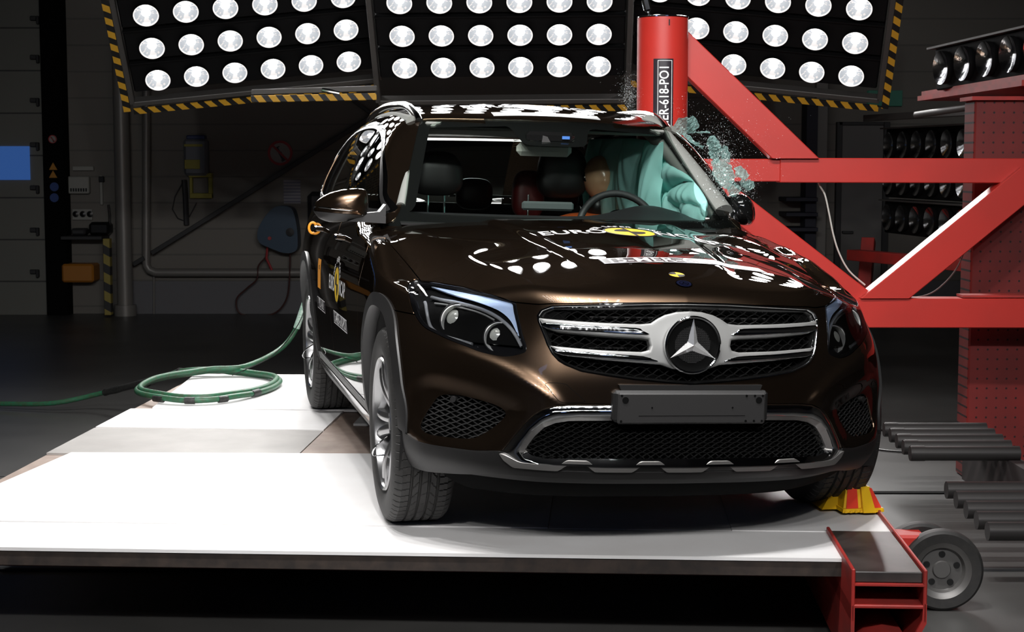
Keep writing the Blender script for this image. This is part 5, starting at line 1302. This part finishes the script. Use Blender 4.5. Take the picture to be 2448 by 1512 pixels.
# --- door mirrors
def door_mirror(s):
    mr = empty('door_mirror'); mr.parent = CAR
    if s < 0:   # outline seen from the front (x, z), outer tip first
        ol = [(-1.092,1.100),(-1.080,1.134),(-1.045,1.163),(-1.000,1.181),(-.950,1.191),(-.905,1.193),(-.882,1.186),(-.872,1.165),(-.868,1.125),(-.878,1.083),(-.884,1.070),(-.940,1.058),(-1.015,1.048),(-1.060,1.058),(-1.080,1.076)]
        yf, dep = .80, .075
    else:
        ol = [(.905,1.110),(.898,1.150),(.880,1.185),(.850,1.208),(.815,1.214),(.785,1.206),(.765,1.18),(.765,1.13),(.78,1.098),(.82,1.078),(.87,1.072),(.897,1.085)]
        yf, dep = .93, .085
    P = smooth_poly(ol, 5); c = P.mean(0); n = len(P); rings = [0.02, .15, .3, .45, .6, .72, .82, .90, .95, .985, 1.0]
    V = []
    for q in rings:
        for p in P:
            x, z = c + (p - c) * q; tipd = np.clip((abs(x) - .95) / .14, 0, 1) if s < 0 else np.clip((x - .82) / .09, 0, 1)
            V.append((x, yf + dep * (1 - math.sqrt(max(1 - q ** 2.6, 0))) + .06 * tipd ** 1.6 * (1 if s < 0 else .8), z))
    nb = len(V)
    for q, yy in ((1.0, dep + .035), (.93, dep + .055), (.90, dep + .045), (.02, dep + .045)):
        for p in P:
            x, z = c + (p - c) * q; V.append((x, yf + yy + (.05 * np.clip((abs(x) - .95) / .14, 0, 1) if s < 0 else 0), z))
    k = len(V) // n; Fc = [[i * n + j, i * n + (j + 1) % n, (i + 1) * n + (j + 1) % n, (i + 1) * n + j] for i in range(k - 1) for j in range(n)]
    V = np.array(V); z0 = lambda V: (1.083 + .010 * (V[:, 0] + .87) / -.2) if s < 0 else 1.10 + 0 * V[:, 0]
    Va, Fa = clip(V, Fc, lambda V: z0(V) - V[:, 2]); cpart('mirror_cap', Va, Fa, paint if s < 0 else black_gloss, mr, auto=50)
    Va, Fa = clip(V, Fc, lambda V: V[:, 2] - z0(V) + .0015); cpart('mirror_base', Va, Fa, grey_plastic if s < 0 else black_gloss, mr, auto=50)
    if s < 0:
        pts = []
        for i in range(20):
            t = i / 19.; x = -1.088 + .165 * t; z = 1.112 - .012 * t
            tipd = max((abs(x) - .95) / .14, 0); q = abs(x - c[0]) / .112
            pts.append((x, yf + dep * (1 - math.sqrt(max(1 - min(q, .99) ** 2.6, 0))) + .06 * tipd ** 1.6 - .002, z))
        cmb(MB().tube(pts, [.0055 - .0035 * i / 19. for i in range(20)], 8), 'indicator_strip', chrome, mr)
        cmb(MB().prism([(-.884, 1.083), (-.80, 1.078), (-.80, 1.130), (-.825, 1.098), (-.876, 1.092)], .84, .93, XZ()), 'mirror_foot', grey_plastic, mr)
        cmb(MB().prism([(-.96, 1.056), (-.80, 1.050), (-.80, 1.080), (-.884, 1.083)], .835, .94, XZ()), 'mirror_foot_cover', grey_plastic, mr)
    else:
        cmb(MB().beam((.80, 1.0, 1.10), (.74, 1.02, 1.09), .07, .04, bev=.012), 'mirror_foot', black_gloss, mr)
both(door_mirror)
# mirror triangle on the doors
# door handles
for s in (-1, 1):
    for y in (1.42, 2.36):
        if s > 0 and y < 2: continue
        q = shoot(f_low, np.array([[s * .5, y, .965]]), np.array([[s * 1., 0, 0]]), .6)[0]
        cmb(MB().tube([(q[0] - s * .008, y - .10, .963), (q[0] + s * .026, y - .08, .966), (q[0] + s * .034, y, .967), (q[0] + s * .026, y + .08, .966), (q[0] - s * .008, y + .10, .963)], .012, 12), 'door_handle', paint)
q = shoot(f_low, np.array([[-.5, 2.70, .94]]), np.array([[-1., 0, 0]]), .6)[0]
cmb(MB().tube([(q[0] - .006 + .020 * math.cos(a), 2.70, .955 + .028 * math.sin(a)) for a in [2 * PI * k / 20 for k in range(20)]], .007, 8, closed=True), 'orange_ring', orange_m)

# --- WHEELS
def wheel_parts():
    Rt, Wd = .3625, .235; n = 720
    prof = [(.243, -.092), (.262, -.108), (.295, -.1155), (.325, -.114), (.345, -.107), (.356, -.096), (.3610, -.084), (.3625, -.068), (.3628, -.05), (.3628, -.02), (.3628, .02), (.3628, .05), (.3625, .068), (.3610, .084), (.356, .096), (.345, .107), (.325, .114), (.295, .1155), (.262, .108), (.243, .092)]
    zs = []; rs = []
    # dense samples across the tread
    left = prof[:7]; right = prof[-7:]
    tz = np.linspace(-.082, .082, 42)
    V = []; cols = [(r, z) for r, z in left] + [(.3625 - .0 * abs(z), z) for z in tz] + [(r, z) for r, z in right]
    grooves = (-.047, -.016, .016, .047)
    for k in range(n):
        a = 2 * PI * k / n; ca, sa = math.cos(a), math.sin(a)
        for i, (r, z) in enumerate(cols):
            rr = r
            if 5 <= i < len(cols) - 5:
                if any(abs(z - g) < .0045 for g in grooves): rr -= .008
                elif abs(z) > .050 and (k + int(z * 60)) % 10 == 0: rr -= .0045
                elif .018 < abs(z) < .046 and (k * 1 + int(abs(z) * 420)) % 15 == 0: rr -= .004
                elif abs(z) < .015 and (k + int(z * 300)) % 18 == 0: rr -= .003
            V.append((rr * ca, rr * sa, z))
    m_ = len(cols); Fc = []
    for k in range(n):
        k2 = (k + 1) % n
        for i in range(m_ - 1): Fc.append([k * m_ + i, k2 * m_ + i, k2 * m_ + i + 1, k * m_ + i + 1])
    return V, Fc
TV, TF = wheel_parts()
tyre_me = None; rim_me = None
def rim_builder():
    b = MB(); b.lathe([(.243, .098), (.249, .106), (.2455, .112), (.236, .106), (.230, .09), (.222, .03), (.218, -.09), (.24, -.10), (.243, -.09)], 72)
    # five twin spokes, outer face towards +z
    for k in range(5):
        for sd in (-1, 1):
            a0 = 2 * PI * k / 5 + PI / 2; pts = []; 
            V = []; n = 14
            for i in range(n + 1):
                t = i / n; r = .045 + (.236 - .045) * t; off = sd * (.016 + .026 * t ** 1.1); zc = .058 + .040 * t ** .8 + .014 * math.sin(PI * t) - .0
                w = .013 + .006 * (1 - t) + .004 * t ** 3
                for (u, zz) in ((-w, zc - .03), (-w, zc - .006), (-w * .45, zc), (w * .45, zc), (w, zc - .006), (w, zc - .03)):
                    x = r; y = off + u; V.append((x * math.cos(a0) - y * math.sin(a0), x * math.sin(a0) + y * math.cos(a0), zz))
            Fc = [[i * 6 + q, i * 6 + (q + 1) % 6, (i + 1) * 6 + (q + 1) % 6, (i + 1) * 6 + q] for i in range(n) for q in range(6)]
            b.add(V, Fc)
    b.lathe([(0, .075), (.030, .075), (.034, .070), (.062, .066), (.070, .055), (.072, .02)], 40)
    return b
RB_ = rim_builder()
cap_m = mat('hub_cap_grey', (.10, .10, .105), .35, .6)
def add_wheel(x, y, s, steer=0):
    w = bpy.data.objects.new('wheel', None); link(w, CAR); w.location = (x, y, .3625)
    Mx = Matrix.Rotation(R(steer), 4, 'Z') @ Matrix.Rotation(s * PI / 2, 4, 'Y')
    global tyre_me, rim_me
    def sub(name, me, rot=0):
        o = bpy.data.objects.new(name, me); link(o, w); o.rotation_euler = (Mx @ Matrix.Rotation(R(rot), 4, 'Z')).to_euler(); return o
    if tyre_me is None:
        t = mesh_obj('tyre', TV, TF, rubber, None, True, auto=28); tyre_me = t.data; bpy.data.objects.remove(t)
        t = RB_.build('rim', alloy, None); rim_me = t.data; bpy.data.objects.remove(t)
        global brake_me, hubc_me, nuts_me
        t = MB().lathe([(.05, .0), (.155, .0), (.155, .02), (.05, .02)], 48, closed=True).box((.12, .05, .02), (.07, .14, .05), b=.01).build('b', cap_m); brake_me = t.data; bpy.data.objects.remove(t)
        t = MB().lathe([(0, .082), (.022, .081), (.027, .076), (.028, .06)], 30).build('b', cap_m); hubc_me = t.data; bpy.data.objects.remove(t)
        nb = MB()
        for q in range(5):
            a = 2 * PI * (q + .5) / 5 + PI / 2; nb.lathe([(0, .076), (.008, .076), (.009, .06)], 6, Matrix.Translation((.052 * math.cos(a), .052 * math.sin(a), 0)))
        t = nb.build('b', cap_m); nuts_me = t.data; bpy.data.objects.remove(t)
        t = MB().lathe([(.0, -.02), (.225, -.02)], 40).build('b', deep_black); global back_me; back_me = t.data; bpy.data.objects.remove(t)
    rt = 8 if y < 1 else -14
    sub('tyre', tyre_me); sub('rim', rim_me, rt); sub('brake_disc', brake_me); sub('hub_cap', hubc_me, rt); sub('wheel_bolts', nuts_me, rt); sub('wheel_back', back_me)
    return w
for (y) in (0, 2.873):
    for s in (-1, 1): add_wheel(s * .8105, y, s)
# measuring cable loops on the near wheels
for (y, zz) in ((0, .30), (2.873, .33)):
    MB().tube([tuple(q) for q in smooth_poly([(-.905, y - .04, zz + .02), (-.950, y - .06, zz - .01), (-.955, y - .02, zz - .05), (-.905, y + .03, zz - .06)], 5, False)], .003, 6).build('wheel_wire', chrome, CAR)
# mud flaps / underside
cmb(MB().box((0, 1.45, .28), (1.4, 3.4, .08), b=.03), 'underbody', black_plastic)
# ============================================================ decals on the body
def lay(V2, Fc, org, ux, uy, down, fld, lift, name, m, parent, maxe=.02, tz=1.6):
    """lays a flat outline (V2) on the body: org + x*ux + y*uy, shot along 'down' on to the surface"""
    P2, Fx = subdiv2d(V2, Fc, maxe)
    O = np.array(org) + P2[:, :1] * np.array(ux) + P2[:, 1:2] * np.array(uy)
    D = np.tile(np.array(down, float), (len(O), 1))
    Q = shoot(fld, O, D, 1.2, 0, 60)
    N = grad(fld, Q); return cpart(name, Q + N * lift, Fx, m, parent, normals=N)
def rect(w, h): return np.array([(-w/2, -h/2), (w/2, -h/2), (w/2, h/2), (-w/2, h/2)]), [[0, 1, 2, 3]]
def frame(w, h, t):
    a, b = w/2, h/2
    return np.array([(-a,-b),(a,-b),(a,b),(-a,b),(-a+t,-b+t),(a-t,-b+t),(a-t,b-t),(-a+t,b-t)]), [[0,1,5,4],[1,2,6,5],[2,3,7,6],[3,0,4,7]]
def disc(rx, ry, n=40): return np.array([(rx * math.cos(2*PI*k/n), ry * math.sin(2*PI*k/n)) for k in range(n)]), [list(range(n))]
def sector(rx, ry, a0, a1, r0=0., n=14):
    V = [(rx * r0 * math.cos(R(a0+(a1-a0)*k/n)), ry * r0 * math.sin(R(a0+(a1-a0)*k/n))) for k in range(n+1)] + [(rx * math.cos(R(a0+(a1-a0)*k/n)), ry * math.sin(R(a0+(a1-a0)*k/n))) for k in range(n+1)]
    return np.array(V), [[k, k+n+1, k+n+2, k+1] for k in range(n)]
def merge(*a):
    V = []; Fc = []
    for v, f in a:
        n = len(V); V += [tuple(x[:2]) for x in v]; Fc += [[i + n for i in g] for g in f]
    return np.array(V), Fc
def moved(vf, dx=0, dy=0, sx=1, sy=1, rot=0):
    V, f = vf; V = np.array(V)[:, :2] * [sx, sy]; c, s = math.cos(rot), math.sin(rot)
    return np.stack([V[:, 0]*c - V[:, 1]*s + dx, V[:, 0]*s + V[:, 1]*c + dy], 1), f
def logo(place, parent, arc_up=True):
    """round yellow target mark between the two white words, small words in an arc above"""
    place(disc(.108, .108), 'logo_black', black_m, .0010)
    place(sector(.098, .098, 0, 360, .0, 48), 'logo_yellow', yellow_m, .0014)
    place(merge(sector(.062, .062, 90, 180, .0), sector(.062, .062, 270, 360, .0), moved(rect(.012, .200)), moved(rect(.124, .010))), 'logo_quarters', black_m, .0018)
    place(moved(text_mesh('EURO', .118, .002), -.235, -.01, .88), 'logo_word', white_m, .0014)
    place(moved(text_mesh('NCAP', .118, .002), .240, -.01, .88), 'logo_word', white_m, .0014)
    ws_ = []
    t = 'FOR SAFER CARS'; n = len(t)
    for i, chh in enumerate(t):
        if chh == ' ': continue
        a = R(158 - 136 * i / (n - 1)); V, f = text_mesh(chh, .042, .001); ws_.append(moved((V, f), .142 * math.cos(a), .142 * math.sin(a), rot=a - PI / 2))
    place(merge(*ws_), 'logo_motto', white_m, .0014)
# hood: logo, number strip, small target and round badge
def on_hood(cx_, cy_, rz, parent, sx=1, sy=1):
    c, s = math.cos(rz), math.sin(rz)
    def place(vf, name, m, lift):
        return lay(vf[0], vf[1], (cx_, cy_, .6), (c * sx, s * sx, 0), (-s * sy, c * sy, 0), (0, 0, 1), f_low, lift, name, m, parent)
    return place
dk = empty('hood_stickers'); dk.parent = CAR
logo(on_hood(.075, .20, .04, dk, 1.0, 1.0), dk)
def strip(place, w, h, txt, size, sp=1.0, t=.004):
    place(rect(w, h), 'strip_plate', label_grey, .0012); place(moved(frame(w - .006, h - .006, t)), 'strip_border', white_m, .0016)
    place(moved(text_mesh(txt, size, .0008, sp)), 'strip_text', white_m, .0016)
strip(on_hood(.105, -.385, .055, dk), .62, .078, '15-MER-618-PO1', .082)
pl_ = on_hood(.018, -.585, 0, dk)
pl_(disc(.028, .028), 'target_disc', yellow_m, .0012); pl_(merge(sector(.028, .028, 90, 180), sector(.028, .028, 270, 360)), 'target_quarters', black_m, .0016)
pl_ = on_hood(.014, -.678, 0, dk)
pl_(disc(.029, .029), 'badge_rim', chrome, .003); pl_(disc(.0255, .0255), 'badge_blue', mat('badge_navy', (.004, .005, .018), .15, 0, .3), .0036)
pl_(sector(.0165, .0165, 0, 360, .86, 36), 'badge_ring', chrome, .0042)
tri = []
for k in range(3):
    a = PI / 2 + 2 * PI * k / 3; tri.append((np.array([(.0155 * math.cos(a), .0155 * math.sin(a)), (.003 * math.cos(a + 1.0), .003 * math.sin(a + 1.0)), (.003 * math.cos(a - 1.0), .003 * math.sin(a - 1.0))]), [[0, 1, 2]]))
pl_(merge(*tri), 'badge_star', chrome, .0044)
# roof
rk = empty('roof_stickers'); rk.parent = CAR
def on_roof(cx_, cy_, sx=1, sy=1):
    def place(vf, name, m, lift):
        return lay(vf[0], vf[1], (cx_, cy_, 1.25), (sx, 0, 0), (0, sy, 0), (0, 0, 1), f_up, lift, name, m, rk)
    return place
logo(on_roof(.0, 1.62, .95, 1.3), rk)
pr_ = on_roof(.0, 1.365); pr_(rect(.50, .07), 'strip_plate', mat('pale_strip', (.45, .45, .45), .2), .0012)
# near side doors
sk = empty('door_stickers'); sk.parent = CAR
def on_side(y_, z_, sx=1, sy=1, shear=0):
    def place(vf, name, m, lift):     # text reads from the front of the car to its rear as seen from outside: +u runs to -y
        return lay(vf[0], vf[1], (-.5, y_, z_), (0, -sx, shear), (0, 0, sy), (-1, 0, 0), f_low, lift, name, m, sk)
    return place
logo(on_side(1.372, .752, .86, .80), sk)
def strip2(place, w, h, txt, size, sp=1.0):
    place(rect(w, h), 'strip_plate', label_grey, .0012); place(moved(frame(w - .004, h - .004, .004)), 'strip_border', white_m, .0016)
    place(moved(text_mesh(txt, size, .001, sp)), 'strip_text', white_m, .0016)
strip2(on_side(1.245, .598), .52, .062, '15-MER-618-PO1', .068)
strip2(on_side(2.07, .603), .36, .062, 'PO1-618', .064)
po = on_side(2.155, .75); po(rect(.14, .145), 'orange_label', orange_m, .0012); po(moved(text_mesh('OK', .03, .001), 0, .03), 'label_print', black_m, .0016)

# ============================================================ crash dummy in the driver's seat
CW = (Matrix.Translation(CAR.location) @ Matrix.Rotation(CAR.rotation_euler.z, 4, 'Z'))
dm = empty('crash_dummy', tuple(CW @ Vector((.36, 1.95, .45))), CAR.rotation_euler.z, 'tan skinned crash dummy in an orange suit sitting behind the steering wheel', 'dummy')
OFF = Vector((.36, 1.95, .45))
def dpart(V, Fc, name, m, auto=None):
    Vr = roll_pts(np.array([tuple(v) for v in V])) - np.array(OFF); return mesh_obj(name, Vr, Fc, m, dm, True, auto=auto)
hc = (.422, 1.93, 1.262); V = []; Fc = []; n, m_ = 40, 56
for i in range(n + 1):
    th = -PI / 2 + PI * i / n
    for k in range(m_):
        ph = 2 * PI * k / m_; x, y, z = math.cos(th) * math.cos(ph), math.cos(th) * math.sin(ph), math.sin(th)
        w = .088 * (1 - .16 * max(-z, 0) ** 1.3); d = .098 * (1 - .10 * max(-z, 0))
        yy = y * d - (.012 * math.exp(-((z + .12) / .13) ** 2 - (x / .17) ** 2) if y < 0 else 0)       # nose ridge
        yy += .006 * (math.exp(-((z - .05) / .12) ** 2 - ((abs(x) - .36) / .18) ** 2) if y < 0 else 0)  # eye sockets
        yy -= .004 * (math.exp(-((z + .50) / .09) ** 2 - (x / .30) ** 2) if y < 0 else 0)
        V.append((hc[0] + x * w, hc[1] + yy, hc[2] + z * .113))
for i in range(n):
    for k in range(m_): Fc.append([i * m_ + k, i * m_ + (k + 1) % m_, (i + 1) * m_ + (k + 1) % m_, (i + 1) * m_ + k])
dpart(V, Fc, 'head', skin_m)
b = MB(); b.lathe([(0, .004), (.026, .003), (.03, -.004)], 30, Matrix.Translation((.350, 1.90, 1.27)) @ Matrix.Rotation(R(-70), 4, 'Y') @ Matrix.Rotation(R(50), 4, 'X'))
dpart(b.V, b.F, 'target_patch', black_m)
b = MB()
for (u, v) in ((-.010, .012), (.010, .012), (-.014, 0), (.014, 0), (-.010, -.012), (.010, -.012), (0, 0)):
    b.lathe([(0, .007), (.0038, .006), (.004, .002)], 10, Matrix.Translation((.350, 1.90, 1.27)) @ Matrix.Rotation(R(-70), 4, 'Y') @ Matrix.Rotation(R(50), 4, 'X') @ Matrix.Translation((u, v, 0)))
dpart(b.V, b.F, 'patch_dots', white_m)
b = MB(); b.tube([(.41, 1.96, 1.06), (.42, 1.945, 1.18)], .045, 24); dpart(b.V, b.F, 'neck', black_m)
# torso, arms and legs as one skinned body in the suit
sk_v = [(.40, 1.90, .62), (.40, 1.93, .75), (.40, 1.96, .90), (.405, 1.97, 1.02), (.405, 1.965, 1.09),
        (.25, 1.94, 1.03), (.20, 1.80, .92), (.24, 1.58, .93), (.55, 1.94, 1.02), (.575, 1.80, .90), (.50, 1.58, .93),
        (.30, 1.88, .60), (.27, 1.50, .64), (.26, 1.20, .46), (.50, 1.88, .60), (.50, 1.50, .64), (.49, 1.20, .46)]
sk_r = [.15, .15, .16, .14, .06, .065, .05, .038, .065, .05, .038, .09, .075, .05, .09, .075, .05]
sk_e = [(0, 1), (1, 2), (2, 3), (3, 4), (3, 5), (5, 6), (6, 7), (3, 8), (8, 9), (9, 10), (0, 11), (11, 12), (12, 13), (0, 14), (14, 15), (15, 16)]
me = bpy.data.meshes.new('suit'); Vr = roll_pts(np.array(sk_v)) - np.array(OFF); me.from_pydata([tuple(v) for v in Vr], sk_e, []); so = bpy.data.objects.new('orange_suit', me); link(so, dm); me.materials.append(orange_cloth)
sm = so.modifiers.new('skin', 'SKIN'); me.skin_vertices[0].data[0].use_root = True
for i, r_ in enumerate(sk_r): me.skin_vertices[0].data[i].radius = (r_ * .8, r_ * .8)
so.modifiers.new('sub', 'SUBSURF').levels = 2; so.modifiers['sub'].render_levels = 2

# ============================================================ shattered side window thrown off the car
rnd = random.Random(11)
fl = Vector((.80, 7.65, 0))
def shard_mesh(name, outline, y, th, seed):
    """crumpled sheet of crazed glass: outline given on the upright plane at distance y"""
    r_ = random.Random(seed); jag = []
    for (ax, ay), (bx, by) in zip(outline, outline[1:] + outline[:1]):
        nn = max(int(math.hypot(bx - ax, by - ay) / 5), 1)
        for q in range(nn): jag.append((ax + (bx - ax) * q / nn + r_.uniform(-3.2, 3.2), ay + (by - ay) * q / nn + r_.uniform(-3.2, 3.2)))
    poly = np.array([(WP(px, py, y).x, WP(px, py, y).z) for px, py in jag])
    x0, z0 = poly.min(0); x1, z1 = poly.max(0); nx, nz = max(int((x1 - x0) / .006), 4), max(int((z1 - z0) / .006), 4)
    X, Z = np.meshgrid(np.linspace(x0, x1, nx), np.linspace(z0, z1, nz), indexing='ij')
    X = X + np.array([[r_.uniform(-.002, .002) for _ in range(nz)] for _ in range(nx)]); 
    Yv = y + .05 * np.sin(9 * X + seed) * np.cos(11 * Z) + .016 * np.sin(60 * X + 40 * Z) + np.array([[r_.uniform(-.0035, .0035) for _ in range(nz)] for _ in range(nx)])
    V, Fc = grid(np.stack([X, Yv, Z], -1)); V, Fc = clip(V, Fc, lambda V: sd_poly(V[:, 0], V[:, 2], poly))
    c = V.mean(0); n0 = len(V); V2 = np.concatenate([V, V + [0, th, 0]]); F2 = Fc + [[i + n0 for i in f[::-1]] for f in Fc]
    o = mesh_obj(name, V2 - c, F2, crazed, None, smooth=False); o.location = tuple(c); return o
crazed = bpy.data.materials.new('crazed_glass'); crazed.use_nodes = True
nt = crazed.node_tree; N_ = nt.nodes; L_ = nt.links; N_.remove(N_['Principled BSDF'])
t_ = N_.new('ShaderNodeBsdfTransparent'); t_.inputs[0].default_value = (.75, .88, .85, 1)
pb = N_.new('ShaderNodeBsdfPrincipled'); pb.inputs['Base Color'].default_value = (.30, .46, .44, 1); pb.inputs['Roughness'].default_value = .12; pb.inputs['Specular IOR Level'].default_value = .9
mx = N_.new('ShaderNodeMixShader'); mx.inputs[0].default_value = .42; L_.new(t_.outputs[0], mx.inputs[1]); L_.new(pb.outputs[0], mx.inputs[2]); L_.new(mx.outputs[0], N_['Material Output'].inputs[0])
SH = [([(1612, 300), (1625, 283), (1660, 278), (1676, 300), (1660, 320), (1638, 318), (1622, 330), (1614, 318)], 7.9, 'curled glass fragment highest beside the pole, above the side window'),
      ([(1630, 322), (1642, 318), (1668, 338), (1684, 350), (1680, 357), (1655, 342)], 7.8, 'thin sliver of glass under the curled fragment beside the pole'),
      ([(1660, 312), (1700, 316), (1698, 322), (1664, 318)], 7.7, 'narrow horizontal glass splinter beside the curled fragment'),
      ([(1688, 330), (1705, 322), (1718, 345), (1722, 372), (1712, 392), (1698, 380), (1690, 352)], 7.5, 'upright sheet of crazed glass in the middle of the shards'),
      ([(1728, 350), (1742, 352), (1750, 372), (1742, 392), (1728, 388), (1722, 368)], 7.55, 'torn glass piece right of the upright sheet, above the red arm'),
      ([(1700, 385), (1722, 380), (1750, 395), (1758, 425), (1742, 452), (1720, 445), (1704, 418)], 7.4, 'broad sheet of crazed glass in front of the end of the red arm'),
      ([(1752, 400), (1775, 398), (1792, 418), (1780, 432), (1762, 425)], 7.35, 'green tinted glass flake on the right rim of the shards before the red arm'),
      ([(1770, 430), (1798, 430), (1806, 448), (1788, 456), (1772, 448)], 7.3, 'rightmost glass flake just above the far door mirror'),
      ([(1738, 448), (1762, 436), (1780, 458), (1765, 470), (1744, 470)], 7.25, 'low glass cluster touching the top of the far door mirror')]
for k, (ol, y, lb) in enumerate(SH): tag(shard_mesh('glass_shard', ol, y, .004, k + 3), lb, 'glass shard', 'pieces of the burst side window')
def crumbs(name, specs, label, seed):
    r_ = random.Random(seed); V = []; Fc = []
    for (cxp, cyp, sxp, syp, y, dy, cnt, s0, s1) in specs:
        for _ in range(cnt):
            px, py = r_.gauss(cxp, sxp), r_.gauss(cyp, syp); p = WP(px, py, y + r_.uniform(-dy, dy)); s_ = s0 + (s1 - s0) * r_.random() ** 3
            n = len(V); d = [Vector((r_.uniform(-1, 1), r_.uniform(-1, 1), r_.uniform(-1, 1))).normalized() * s_ * r_.uniform(.5, 1) for _ in range(4)]
            V += [tuple(p + q) for q in d]; Fc += [(n, n+1, n+2), (n, n+2, n+3), (n, n+3, n+1), (n+1, n+3, n+2)]
    c = np.array(V).mean(0); o = mesh_obj(name, np.array(V) - c, Fc, crumb_m, None, smooth=False); o.location = tuple(c)
    return tag(o, label, 'glass crumbs', kind='stuff')
crumb_m = mat('glass_crumb', (.80, .88, .87), .12, .15, spec=1.0)
crumbs('glass_crumbs', [(1722, 415, 17, 40, 7.5, .2, 3800, .0012, .0046), (1690, 350, 35, 35, 7.6, .3, 700, .001, .004), (1770, 445, 22, 16, 7.3, .2, 900, .001, .004), (1750, 345, 60, 50, 7.9, .4, 900, .0008, .0030), (1620, 270, 30, 22, 8.0, .1, 160, .001, .003)], 'spray of tiny broken glass crumbs flying off the struck side window', 5)
crumbs('glass_dust', [(1505, 232, 10, 24, 8.1, .1, 1500, .0008, .0026), (1497, 215, 22, 30, 8.1, .2, 160, .0006, .002)], 'fine glass dust left of the red pole just above the roof', 6)

# ============================================================ everything rests on a hall floor at height zero
for o_ in list(SC.objects):
    if o_.parent is None: o_.location.z += -FLOOR_Z
bpy.context.view_layer.update()
